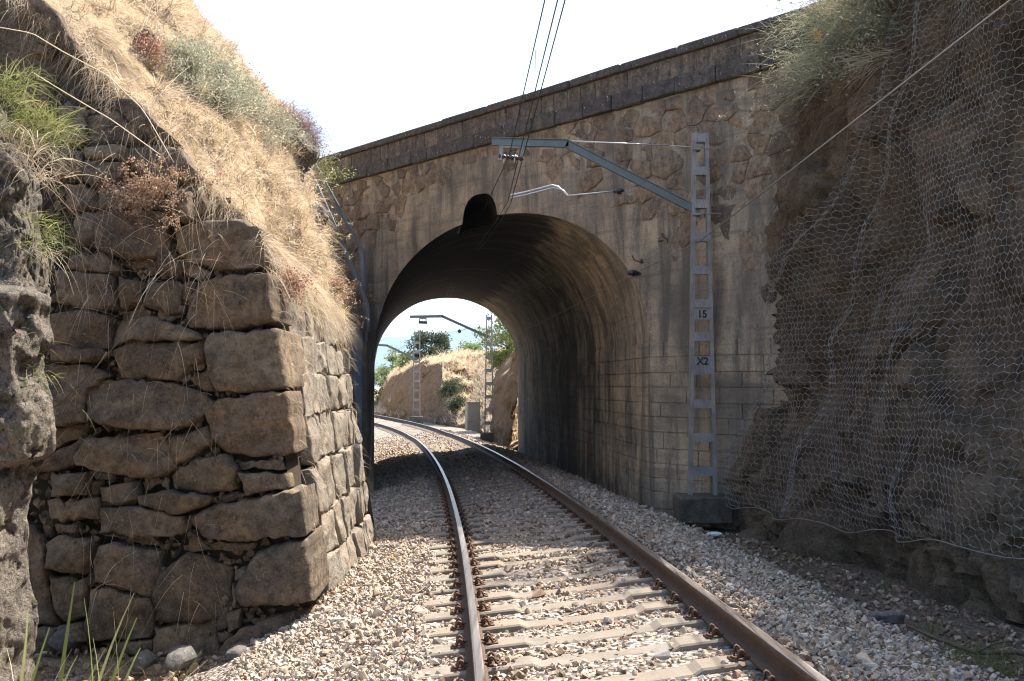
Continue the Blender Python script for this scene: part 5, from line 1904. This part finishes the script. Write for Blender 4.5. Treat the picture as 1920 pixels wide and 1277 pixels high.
for (u, v, yq, lab, mt) in ((505, 530, 10.5, 'reddish stonecrop tuft at the top edge of the sunlit wall face, near its corner', 'red'), (628, 540, 14.0, 'dry brown weed at the far top end of the sunlit wall face', 'sedum')):
    z_ = at(u, v, yq)[2]
    c = np.array([wall_x(yq, z_) + .03, yq, z_])
    g_, tp2 = twig_bush(c, .6, 60, .22, rg, np.array([.8, -.3, .3]), .005, 3, .3, 3)
    lv = leaves(np.repeat(tp2, 3, 0) + rg.normal(0, .02, (len(tp2) * 3, 3)), .03, rg, None, .6)
    plant('wall_weed', lab, 'weed', c, [('stem', 'brown_twig', *g_), ('foliage', mt, *lv)], 'weeds growing from the wall')
# dried stonecrop on the end face
js, ls = [], []
for k in range(26):
    u, v = rg.normal(290, 34), rg.normal(372, 18)
    c0 = at(u, v, 9.86)
    g_, tp2 = twig_bush(c0 + np.array([0, -.05, 0]), .5, 5, .13, rg, np.array([.1, -.7, .5]), .006, 3, .1, 2)
    js.append(g_)
    ls.append(leaves(np.repeat(tp2, 7, 0) + rg.normal(0, .022, (len(tp2) * 7, 3)), rg.uniform(.018, .035, len(tp2) * 7), rg, None, .7))
plant('dried_stonecrop', 'dried pinkish stonecrop clump growing on a ledge of the wall end', 'plant', at(290, 375, 9.8), [('stem', 'brown_twig', *join(js)), ('flower_head', 'sedum', *join(ls))])

# green grass on the mossy rock
def tuft(c, n, Lr, r, up, wd=.006, spread=.4, droop=.6, tint=(.2, .9), rad=.08, nseg=4):
    root = np.asarray(c) + r.normal(0, 1, (n, 3)) * np.array([rad, rad, rad * .4])
    d = unit(np.asarray(up) + r.normal(0, spread, (n, 3)))
    return blades(root, d, r.uniform(*Lr, n), r.uniform(.6, 1.3, n) * wd, r.uniform(.3, 1.2, n) * droop, r, nseg, r.uniform(*tint, n))[:3]


js = [tuft(at(u, v, 7.3), 85, (.14, .36), rg, (.5, -.2, .65), .0055, .42, .75) for u, v in [(-10, 170), (15, 185), (40, 210), (58, 235), (30, 150), (70, 260), (10, 240), (75, 225), (45, 270), (90, 245)]]
js2 = [tuft(at(u, v, 7.2), 60, (.15, .42), rg, (.5, -.3, .55), .005, .45, .9) for u, v in [(20, 260), (50, 300), (70, 330), (60, 280)]]
plant('grass_tuft', 'large bright green grass tuft spilling over the top of the mossy rock', 'grass', at(30, 230, 7.3), [('green_blades', 'green', *join(js)), ('dry_blades', 'straw', *join(js2))], 'grass tufts on the mossy rock')
js = [tuft(at(u, v, 7.45), 55, (.08, .26), rg, (.7, -.3, .3), .005, .4, .7) for u, v in [(72, 415), (78, 440), (74, 462)]]
plant('grass_tuft', 'smaller vivid green tuft on the side of the mossy rock, halfway down', 'grass', at(74, 440, 7.45), [('green_blades', 'green', *join(js)), ('dry_blades', 'straw', *tuft(at(72, 470, 7.45), 40, (.1, .3), rg, (.5, -.3, -.1), .004, .5, .8))], 'grass tufts on the mossy rock')
for u, v, k in ((20, 640, 40), (70, 745, 30), (50, 700, 30)):
    pass
js = [tuft(at(u, v, 7.0), 26, (.06, .2), rg, (.6, -.4, .4), .004, .5, .5) for u, v in ((25, 625), (45, 640), (68, 700), (72, 770), (58, 690))]
plant('grass_tuft', 'sparse thin sprigs on the sunlit lower flank of the mossy rock', 'grass', at(50, 690, 7.0), [('green_blades', 'green', *join(js))], 'grass tufts on the mossy rock')
# long dead stalks crossing the corner of the picture
b_ = []
for p in ([(-20, 48), (60, 62), (120, 98), (200, 140), (268, 205), (326, 305)], [(60, 135), (100, 160), (150, 190), (210, 225), (300, 290)], [(100, 640), (200, 600), (130, 720), (75, 780)]):
    q = np.array([at(u, v, 8.6) for u, v in p])
    b = MB(); tq = np.linspace(0, len(p) - 1, 24)
    b.tube(np.stack([np.interp(tq, range(len(p)), q[:, k]) for k in range(3)], 1), .0042, 4)
    b_.append((np.concatenate(b.V), b.F))
t = thing('bramble_stalk', tuple(at(60, 62, 8.6)), 'long pale dead stalks arching across the top of the wall end', 'stalk')
for V, F in b_[:2]:
    put('stem', V, F, M['straw'], t, origin=at(60, 62, 8.6), attr={'tint': np.full(len(V), .8)}, smooth=True)
b = MB()
q = np.array([at(u, v, 9.35) for u, v in [(75, 782), (120, 750), (170, 700), (215, 650), (260, 600)]]); b.tube(q, .006, 5)
q = np.array([at(u, v, 9.3) for u, v in [(100, 765), (150, 735), (200, 660)]]); b.tube(q, .004, 5)
o = b.build('dead_stem', M['bark'], None, origin=at(75, 782, 9.35), smooth=True); tag(o, 'brown dead stem leaning diagonally across the shaded wall end', 'stem')
# tall green grass in the bottom-left corner
js = [tuft((-1.95 + dx, 4.3 + dy, -.32), 7, (.85, 1.25), rg, (.14 + dx * .15, 0, 1.0), .024, .2, .28, (.1, .8), .07, 8) for dx, dy in ((-.25, 0), (-.1, .2), (.05, .1), (.2, .15), (.28, -.05), (-.2, -.2))]
q = tuft((-2.0, 4.4, -.32), 12, (.85, 1.2), rg, (.12, 0, .9), .006, .16, .35, (.6, 1.0), .15, 7)
plant('tall_grass', 'tall bright green grass blades in the foreground at the foot of the wall', 'grass', (-1.95, 4.3, -.32), [('green_blades', 'green', *join(js)), ('dry_blades', 'straw', *q)])

# dead grass and litter at the foot of the wall end
xs_ = rg.uniform(-4.2, -2.0, 900); ys_ = rg.uniform(8.4, 9.8, 900)
C = np.stack([xs_, ys_, np.full(900, -.98) + .1 * rg.random(900)], 1)
q = blades(C, unit(np.array([0, -.1, .7]) + rg.normal(0, .6, C.shape)), rg.uniform(.08, .25, 900), .005, .5, rg, 3, np.clip(rg.normal(.3, .2, 900), 0, 1))
tag(put('withered_grass', q[0], q[1], M['brown_twig'], attr={'tint': q[2]}), 'withered grass at the shaded foot of the wall end', 'dry grass', kind='stuff')
# fallen stones at the foot
for k, (u, v, s_, lab) in enumerate(((330, 1245, .13, 'rounded grey boulder fallen below the wall end, nearest the ballast'), (262, 1248, .09, 'smaller fallen stone left of the rounded boulder'), (120, 1210, .15, 'dark fallen boulder in the shaded corner by the mossy rock'), (440, 1235, .10, 'fallen brown stone at the edge of the ballast below the wall'))):
    c = on_z(u, v, -.86)
    pl = [(math.cos(a) * s_ * rg.uniform(.85, 1.15), math.sin(a) * s_ * rg.uniform(.7, .95)) for a in np.linspace(0, 2 * math.pi, 9)[:-1]]
    V, F = stone_geom(pl, .18, rg, bulge=.07, inset=.06, rough=.015, tilt=.15, seg=.06)
    W = np.c_[V[:, 0], -V[:, 2], V[:, 1]]
    o = put('boulder', W, F, M['boulder'], None, smooth=True); o.location = (c[0], c[1], -.88 + s_ * .4)
    tag(o, lab, 'stone', 'stones fallen from the wall')
b = MB()
C = np.stack([rg.uniform(-4.6, -1.9, 260), rg.uniform(8.2, 9.85, 260), np.full(260, -.95)], 1)
C[:, 2] += .06 * rg.random(260)
V, F, T = scatter_stones(C, rg.uniform(.02, .07, 260), rg, rg.uniform(0, .35, 260))
tag(put('stone_rubble', V, F, M['ballast'], attr={'tint': T}), 'small broken stones strewn below the wall end', 'rubble', kind='stuff')
gx = np.linspace(-5.5, -1.6, 40); gy = np.linspace(3.5, 10.2, 50)
XX, YY = np.meshgrid(gx, gy, indexing='ij')
P = np.stack([XX.ravel(), YY.ravel(), -.98 + .66 * ss(7.2, 4.6, YY.ravel()) + .05 * fbm(np.stack([XX.ravel() * 2, YY.ravel() * 2, XX.ravel() * 0], 1), 4, 12)], 1)
tag(put('verge', P, grid_faces(40, 50), M['soil'], smooth=True), kind='structure')

# leafy weed between wall and bridge
c = at(640, 440, 16.5)
def leafy(c, n, L, lv_size, mat, lab, name, cat, up, r, group=None, spread=.5, nl=4):
    g_, tp2 = twig_bush(c, spread, n, L, r, np.asarray(up), .006, 4, .15, 4)
    lv = leaves(np.repeat(tp2, nl, 0) + r.normal(0, lv_size, (len(tp2) * nl, 3)), r.uniform(.6, 1.3, len(tp2) * nl) * lv_size, r, np.array([0, 0, .2]), .55)
    return plant(name, lab, cat, c, [('stem', 'brown_twig', *g_), ('foliage', mat, *lv)], group)


leafy(at(600, 470, 17.0), 12, .5, .05, 'leaf_green', 'leafy green weed among the conduits at the far end of the wall', 'leafy_weed', 'weed', (.35, -.2, .6), rg)
leafy(at(590, 330, 18.5), 45, .6, .045, 'leaf_green', 'light green bush at the left end of the bridge parapet', 'leafy_bush', 'bush', (.4, -.3, .6), rg, spread=.6)
leafy(at(632, 565, 15.6), 14, .4, .025, 'sedum', 'dry seeding weed hanging before the conduits', 'seeding_weed', 'weed', (.6, -.3, .3), rg)

# ------------------------------------------------------------------ the broom and weeds on the right-hand cliff
c = np.array([cliff_smooth(14.2, 6.3) - .1, 14.2, 6.3])
js, tips = [], []
for k in range(31):
    yk, zk = rg.uniform(12.2, 14.6), rg.uniform(5.55, 7.5)
    b0 = np.array([cliff_smooth(yk, zk) - .02, yk, zk])
    up_ = np.array([-.8, -.15, .12]) + rg.normal(0, .28, 3)
    g_, tp2 = twig_bush(b0, .26, 26, rg.uniform(.55, 1.2), rg, up_, rg.uniform(.007, .013), 5, rg.uniform(.1, .4), 4, .35)
    sh = rg.normal(0, .2)
    js.append((g_[0], g_[1], np.clip(g_[2] * .6 + .2 + sh, 0, 1))); tips.append(tp2)
V, F, T = join(js); tips = np.concatenate(tips)
tp2 = np.repeat(tips[::2], 2, 0)
lv = leaves(tp2 + rg.normal(0, .03, tp2.shape), rg.uniform(.03, .07, len(tp2)), rg, np.array([-.8, 0, .3]), .25)
br = plant('broom_bush', 'grey-green broom bush leaning out from the cliff top over the right end of the parapet', 'bush', c, [('stem', 'broom', V, F, T), ('foliage', 'broom', *lv)])
for u, v in ((1533, 66), (1586, 50)):
    P_ = at(u, v, 13.3)
    ang_ = np.linspace(0, 2 * math.pi, 7)[:-1]
    b = MB()
    for a_ in ang_:
        b.add([P_ - c, P_ - c + .05 * np.array([math.cos(a_ - .3), -.4, math.sin(a_ - .3)]), P_ - c + .075 * np.array([math.cos(a_), -.3, math.sin(a_)]), P_ - c + .05 * np.array([math.cos(a_ + .3), -.4, math.sin(a_ + .3)])], [(0, 1, 2, 3)])
    b.build('yellow_flower', M['yellow'], br)
leafy(np.array([4.2, 13.9, 7.75]), 30, .8, .07, 'leaf_green', 'leafy spray overhanging the right end of the bridge coping', 'leafy_spray', 'branch', (-.7, 0, .1), rg)
# trailing dead grass and roots on the cliff (uncountable)
n = 9000
yk = rg.uniform(7.2, 16.6, n); zk = rg.uniform(.2, 1.0, n) ** .8 * crest(yk)
pt = fbm(np.c_[yk * .8, zk * .5, yk * 0], 3, 55)
ok = (rg.random(n) < ss(-.15, .35, pt)) | (zk > 5.2)
yk, zk = yk[ok], zk[ok]
gi = np.clip((yk - ycl[0]) / .07, 0, nyc - 1).astype(int); gj = np.clip((zk + .9) / (crest(yk) + .9) * (nzc - 1), 0, nzc - 1).astype(int)
C = CL[gi, gj]
d = unit(np.array([-.45, -.1, -.55]) + rg.normal(0, .4, C.shape))
q1 = blades(C, d, rg.uniform(.2, .75, len(C)), rg.uniform(.004, .008, len(C)), rg.uniform(.2, .8, len(C)), rg, 4, np.clip(rg.normal(.35, .25, len(C)), 0, 1), .35)
# standing dry grass along the crest
n = 9000
yk = rg.uniform(2, 16, n); zk = crest(yk) - rg.uniform(0, 1, n) ** 2 * 2.2
gj = np.clip((zk + .9) / (crest(yk) + .9) * (nzc - 1), 0, nzc - 1).astype(int); gi = np.clip((yk - ycl[0]) / .07, 0, nyc - 1).astype(int)
C = CL[gi, gj]
q2 = blades(C, unit(np.array([-.5, -.1, .35]) + rg.normal(0, .5, C.shape)), rg.uniform(.15, .6, n), rg.uniform(.004, .008, n), .5, rg, 3, np.clip(rg.normal(.55, .25, n), 0, 1), .3)
V, F, T = join([q1[:3], q2[:3]])
tag(put('cliff_grass', V, F, M['brown_twig'], attr={'tint': T}), 'dead brown grass and roots trailing down the netted rock face', 'dry grass', kind='stuff')
# bushy fringe on the crest that breaks up the edge of the shade
for k in range(9):
    yk = 3.2 + k * 1.25 + rg.uniform(-.3, .3)
    c = np.array([cliff_smooth(yk, float(crest(yk))) + .25, yk, float(crest(yk)) + .02])
    g_, tp2 = twig_bush(c, .55, 60, .85, rg, np.array([-.25, 0, .9]), .008, 3, .1, 4)
    lv = leaves(np.repeat(tp2, 2, 0) + rg.normal(0, .06, (len(tp2) * 2, 3)), rg.uniform(.04, .08, len(tp2) * 2), rg, None, .5)
    plant('crest_bush', '%s dry bush along the crest of the rock face, counted from the camera end' % ('first second third fourth fifth sixth seventh eighth ninth'.split()[k]), 'bush', c, [('stem', 'brown_twig', *g_), ('foliage', 'broom', *lv)], 'bushes along the crest of the rock face')

# ditch at the foot of the cliff: soil, weeds, a branch and litter
def ditch_z(x, y):
    xt, _, _ = track(y)
    return float(ballast_z(y, x - float(xt)))


n = 700
yk = rg.uniform(7, 15.5, n); xk = cliff_base(yk) - rg.uniform(.25, 1.1, n)
C = np.stack([xk, yk, [ditch_z(a_, b_) + .02 for a_, b_ in zip(xk, yk)]], 1)
V, F, T = scatter_stones(C, rg.uniform(.015, .05, n), rg, rg.uniform(0, 1, n) ** 2 * .5)
tag(put('ditch_rubble', V, F, M['ballast'], attr={'tint': T}), 'small dirty stones lying in the ditch under the netting', 'rubble', kind='stuff')
for k, (u, v, hgt, n, lab) in enumerate(((1490, 1052, .16, 60, 'low green weed in the ditch, nearest the mast footing'), (1345, 985, .14, 40, 'small green weed beside the mast footing'), (1655, 1105, .26, 16, 'single upright grass clump in the middle of the ditch'), (1745, 1190, .24, 26, 'thin grass clump close to the ballast edge'), (1810, 1245, .22, 120, 'dense green grass patch in the lower right corner'), (1880, 1262, .24, 110, 'green grass patch at the right edge of the picture'))):
    c = on_z(u, v, -.42 if v > 1100 else -.5)
    zc_ = ditch_z(c[0], c[1]); c = on_z(u, v, zc_)
    plant('ditch_grass', lab, 'grass', c, [('green_blades', 'green', *tuft(c, n, (hgt * .5, hgt * 1.2), rg, (0, 0, 1.0), .006, .35, .5, (0, .6), .13 if n > 50 else .05))], 'green weeds in the ditch')
c = on_z(1338, 1001, -.5)
V = rg.normal(0, 1, (60, 3)); V = unit(V) * np.array([.11, .05, .035]) * rg.uniform(.75, 1.25, (60, 1))
import bmesh
bm = bmesh.new()
for p in V: bm.verts.new(p)
bmesh.ops.convex_hull(bm, input=bm.verts); bmesh.ops.delete(bm, geom=[v for v in bm.verts if not v.link_faces], context='VERTS')
me = bpy.data.meshes.new('crumpled_bottle'); bm.to_mesh(me); bm.free()
o = link('crumpled_bottle', me, M['litter']); o.location = (c[0], c[1], ditch_z(c[0], c[1]) + .05)
tag(o, 'crumpled pale plastic bottle lying in the ditch beside the mast footing', 'litter')
b = MB()
q = [on_z(u, v, -.38) for u, v in ((1700, 1165), (1760, 1190), (1830, 1205), (1905, 1200), (1960, 1215))]
for p in q: p[2] = ditch_z(p[0], p[1]) + .05
b.tube(q, [.01, .016, .018, .02, .02], 6); b.tube([q[2], q[2] + [.1, -.1, .1], q[2] + [.2, -.12, .12]], .008, 5)
o = b.build('fallen_branch', M['bark'], None, origin=q[0], smooth=True); tag(o, 'bare fallen branch lying in the ditch at the lower right', 'branch')
c = on_z(1665, 1163, -.4)
V, F = stone_geom([(-.15, -.04), (.15, -.05), (.17, .04), (-.13, .05)], .1, rg, .02, .02, .004, tilt=.05, seg=.06)
W = np.c_[V[:, 0], -V[:, 2], V[:, 1]]
o = put('boulder', W, F, M['boulder'], None, smooth=True); o.location = (c[0], c[1], ditch_z(c[0], c[1]) + .05)
tag(o, 'flat dark stone slab lying where ballast meets the ditch', 'stone')

# ------------------------------------------------------------------ beyond the bridge
def loft(name, rows, mat, seed, amp, nu=150, nvv=80, lab=None):
    R = np.array(rows)                               # (k, m, 3)
    tu = np.linspace(0, R.shape[0] - 1, nu); tv = np.linspace(0, R.shape[1] - 1, nvv)
    A = np.stack([np.stack([np.interp(tu, range(R.shape[0]), R[:, j, k]) for k in range(3)], 1) for j in range(R.shape[1])], 1)
    Bm = np.stack([np.stack([np.interp(tv, range(R.shape[1]), A[i, :, k]) for k in range(3)], 1) for i in range(nu)], 0)
    P = Bm.reshape(-1, 3)
    edge = np.minimum(1, np.tile(np.arange(nvv), nu) / 8)
    fq, cq = facets(P * .45, seed + 60, .8); fr, cr_ = facets(P * 1.1, seed + 70, .8)
    P = P + (edge * (.9 * fq + .35 * fr + .25 * cr_) * np.minimum(amp, 1))[:, None] * np.array([.4, -.7, .25])
    P = P + (amp * edge * (fbm(P * .55, 5, seed) + .45 * np.abs(fbm(P * 1.5, 4, seed + 2))))[:, None] * np.array([.5, -.7, .5])
    o = put(name, P, grid_faces(nu, nvv), M[mat], smooth=True)
    return o, P.reshape(nu, nvv, 3)


ub = [660, 700, 730, 770, 830, 880, 915, 960, 1010]
vb = [777, 778, 779, 787, 795, 801, 814, 832, 850]
Db = [104, 98, 95, 84, 73, 66, 57, 50, 45]
vt = [772, 770, 712, 690, 684, 694, 700, 690, 680]
vk = [768, 764, 696, 676, 664, 662, 664, 650, 640]
rows = []
for u, v, D, v2, v3 in zip(ub, vb, Db, vt, vk):
    p = at(u, v, D); p0 = p.copy(); p0[2] -= 1.5
    q = at(u, v2, D + (4 if 715 < u < 845 else 17)); q2 = at(u, v3, D + 24); q3 = at(u + 40, v3 + 22, D + 60)
    mid = (p * .45 + q * .55) + np.array([0, -1.2 if 725 < u < 850 else 1.0, 0])
    rows.append([p0, p, mid, q, q2, q3])
g = G('cut_bank_earth', 0.97, 0.1)
P_ = g.wpos()
n1 = g.noise(P_, .35, 7, 0.68, .6); n2 = g.noise(P_, 3, 6, .7)
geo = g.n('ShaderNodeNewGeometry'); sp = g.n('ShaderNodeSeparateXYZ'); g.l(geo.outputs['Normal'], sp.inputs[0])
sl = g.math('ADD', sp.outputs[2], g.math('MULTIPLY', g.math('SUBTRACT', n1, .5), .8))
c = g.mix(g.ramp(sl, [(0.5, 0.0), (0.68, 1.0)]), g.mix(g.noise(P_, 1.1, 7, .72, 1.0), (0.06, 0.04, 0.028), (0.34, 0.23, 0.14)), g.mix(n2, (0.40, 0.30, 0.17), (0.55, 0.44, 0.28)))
g.color(c); g.bump(n2, 1.0, .3)
M['bank'] = g.m
o, BANK = loft('far_bank', rows, 'bank', 33, 1.7)
tag(o, kind='structure')
rows = []
for u, v, D, ut, vtp in ((968, 838, 40.5, 985, 600), (962, 832, 42.5, 978, 640), (945, 824, 46, 966, 655), (928, 816, 51, 948, 672), (918, 812, 56, 930, 700)):
    p = at(u, v, D); p0 = p.copy(); p0[2] -= 1.5
    q = at(ut, vtp, D + 1.0); q2 = at(ut + 40, vtp - 12, D + 5)
    rows.append([p0, p, p * .5 + q * .5 + np.array([-.15, 0, 0]), q, q2])
o, _ = loft('rock_cutting', rows, 'bank', 35, .9, 90, 60)
tag(o, kind='structure')
# dry grass on the far bank
i = rg.integers(0, BANK.shape[0] - 1, 34000); j = rg.integers(15, 70, 34000)
C = BANK[i, j] + (BANK[i + 1, j] - BANK[i, j]) * rg.random((34000, 1)) + (BANK[i, j + 1] - BANK[i, j]) * rg.random((34000, 1))
steep = fbm(C * .35, 3, 8) + np.where((i > 26) & (i < 76) & (j > 16) & (j < 46), -.5, .35)
C = C[steep > 0]
q = blades(C, unit(np.array([0, 0, 1.0]) + rg.normal(0, .4, C.shape)), rg.uniform(.25, .7, len(C)), rg.uniform(.02, .05, len(C)), .3, rg, 2, np.clip(rg.normal(.55, .2, len(C)), 0, 1))
tag(put('bank_grass', q[0], q[1], M['straw'], attr={'tint': q[2]}), 'straw-coloured dry grass on the cut bank beyond the arch', 'dry grass', kind='stuff')


def tree(name, label, base, h, w, mat, r, n_limb=14, leaf=.12, nleaf=5000, trunk=.12, crown_lo=.25, group=None, lobes=16):
    base = np.asarray(base, float)
    t = thing(name, tuple(base), label, 'tree', group)
    b = MB()
    top_ = np.array([r.normal(0, .05 * h), r.normal(0, .05 * h), h * .8])
    tk = np.stack([top_ * s for s in np.linspace(0, 1, 7)]); tk[1:-1, :2] += r.normal(0, .02 * h, (5, 2))
    b.tube(tk, np.linspace(trunk, trunk * .25, 7), 7)
    b.build('trunk', M['bark'], t, smooth=True)
    b = MB(); cl = []
    for k in range(n_limb):
        f = r.uniform(crown_lo, .95)
        p0 = np.array([np.interp(f, np.linspace(0, 1, 7), tk[:, q]) for q in range(3)])
        a = r.uniform(0, 2 * math.pi); prof_ = math.sqrt(max(.08, 1 - ((f - .5) / .55) ** 2))
        p1 = p0 + np.array([math.cos(a), math.sin(a), r.uniform(.1, .6)]) * w * .5 * prof_ * r.uniform(.6, 1.05)
        b.tube([p0, (p0 + p1) / 2 + [0, 0, .04 * h], p1], [trunk * .35, trunk * .2, trunk * .08], 5)
        cl.append((p1, w * r.uniform(.12, .22))); cl.append(((p0 + p1) / 2, w * r.uniform(.10, .18)))
    b.build('limb', M['bark'], t, smooth=True)
    cl.append((top_, w * .18))
    for _ in range(lobes):
        q = unit(r.normal(size=3)); cl.append((np.array([0, 0, h * (crown_lo + 1) / 2]) + q * np.array([w * .36, w * .36, h * (1 - crown_lo) * .38]), w * r.uniform(.1, .18)))
    per_ = nleaf // len(cl)
    P_, T_ = [], []
    for cc, rr in cl:
        q = unit(r.normal(size=(per_, 3))) * (r.random((per_, 1)) ** .45) * rr * np.array([1, 1, .8])
        P_.append(cc + q); T_.append(np.clip(r.normal(.5, .12) + r.normal(0, .2, per_), 0, 1))
    P_ = np.concatenate(P_); T_ = np.concatenate(T_)
    V, F, T2 = leaves(P_, r.uniform(.6, 1.3, len(P_)) * leaf, r, np.array([0, 0, .3]), .6, T_)
    o = put('crown', V, F, M[mat], t, attr={'tint': T2})
    return t


rt = np.random.default_rng(50)
b0 = at(808, 693, 92)
tree('evergreen_tree', 'dense dark rounded evergreen tree on top of the cut bank, seen through the arch', b0, 3.7, 3.9, 'leaf_dark', rt, 16, .20, 8000, .18, .12, 'trees beyond the bridge', 26)
tree('roadside_tree', 'bright yellow-green tree behind the mast at the right side of the arch opening', at(948, 700, 64), 4.6, 3.9, 'leaf_green', rt, 18, .17, 6500, .13, .05, 'trees beyond the bridge')
tree('roadside_tree', 'taller bright green tree at the right edge of the arch opening, over the rock cutting', at(985, 690, 56), 4.9, 3.4, 'leaf_green', rt, 18, .16, 5000, .13, .1, 'trees beyond the bridge')
tree('poplar_tree', 'pale green feathery tree in the left of the arch opening', at(737, 766, 112), 7.2, 3.3, 'leaf_pale', rt, 22, .22, 3200, .12, .15, 'trees beyond the bridge', 6)
tree('poplar_tree', 'small pale green tree at the far left edge of the arch opening', at(712, 768, 108), 5.0, 2.6, 'leaf_pale', rt, 18, .2, 2200, .10, .1, 'trees beyond the bridge', 5)
tree('roadside_tree', 'light green bushy tree just left of the dark evergreen', at(768, 712, 98), 3.0, 2.6, 'leaf_green', rt, 14, .18, 3000, .1, .05, 'trees beyond the bridge')
tree('roadside_tree', 'low hazy green tree between the dark evergreen and the mast', at(880, 678, 104), 2.0, 3.2, 'leaf_pale', rt, 14, .2, 2400, .1, .05, 'trees beyond the bridge')
for u, v, D, w_2, lab in ((856, 722, 74, 1.5, 'round olive-green shrub halfway up the sunlit bank'), (848, 742, 71, 1.3, 'olive shrub low on the bank, just under the round one')):
    c = at(u, v + 8, D)
    d = np.linalg.norm(BANK - c, axis=2); q = np.unravel_index(d.argmin(), d.shape); c = BANK[q]
    g_, tp2 = twig_bush(c, .7, 120, w_2 * .58, rt, np.array([0, -.3, .8]), .02, 3, .1, 3)
    lv = leaves(np.repeat(tp2, 5, 0) + rt.normal(0, .12, (len(tp2) * 5, 3)), rt.uniform(.08, .16, len(tp2) * 5), rt, None, .6)
    plant('bank_shrub', lab, 'shrub', c, [('stem', 'brown_twig', *g_), ('foliage', 'leaf_dark', *lv)], 'shrubs on the far bank')
# concrete relay cabinet
cb = at(886, 790, 54.5)
t = thing('relay_cabinet', tuple(at(886, 793, 54.5)), 'grey concrete trackside cabinet standing at the foot of the sunlit bank', 'cabinet')
hC = at(886, 755, 54.5)[2] - at(886, 793, 54.5)[2]
b = MB(); b.box((0, 0, hC / 2 - .2), (.70, .6, hC + .4), bevel=.02); b.build('body', M['cabinet'], t)
b = MB(); b.box((0, 0, hC + .02), (.76, .66, .05), bevel=.012); b.build('lid', M['cabinet'], t)
b = MB(); b.box((0, -.31, hC * .5), (.56, .03, hC * .82), bevel=.008); b.build('door', M['cabinet'], t)
t.rotation_euler = (0, 0, .25)
# ground under the far scenery, left and right of the track
gx = np.linspace(-60, 60, 70); gy = np.linspace(41.5, 150, 60)
XX, YY = np.meshgrid(gx, gy, indexing='ij')
zt2 = -1.85 - .0 * YY
P = np.stack([XX.ravel(), YY.ravel(), (zt2 + .0 * XX).ravel()], 1); P[:, 2] += .15 * fbm(P * .3, 3, 15)
tag(put('far_ground', P, grid_faces(70, 60), M['bank'], smooth=True), kind='structure')

# ------------------------------------------------------------------ air
hz = bpy.data.materials.new('haze'); hz.use_nodes = True
nt = hz.node_tree; nt.nodes.remove(nt.nodes['Principled BSDF'])
pv = nt.nodes.new('ShaderNodeVolumePrincipled')
pv.inputs['Color'].default_value = (0.48, 0.70, 0.95, 1)
pv.inputs['Density'].default_value = HAZE_DENSITY
pv.inputs['Anisotropy'].default_value = 0.3
nt.links.new(pv.outputs[0], nt.nodes['Material Output'].inputs['Volume'])
if HAZE_DENSITY > 0:
    b = MB(); b.box((0, 5700, 375), (25400, 13000, 790))
    o = b.build('haze', hz, None); tag(o, 'pale blue summer haze in the air', 'haze', kind='stuff')
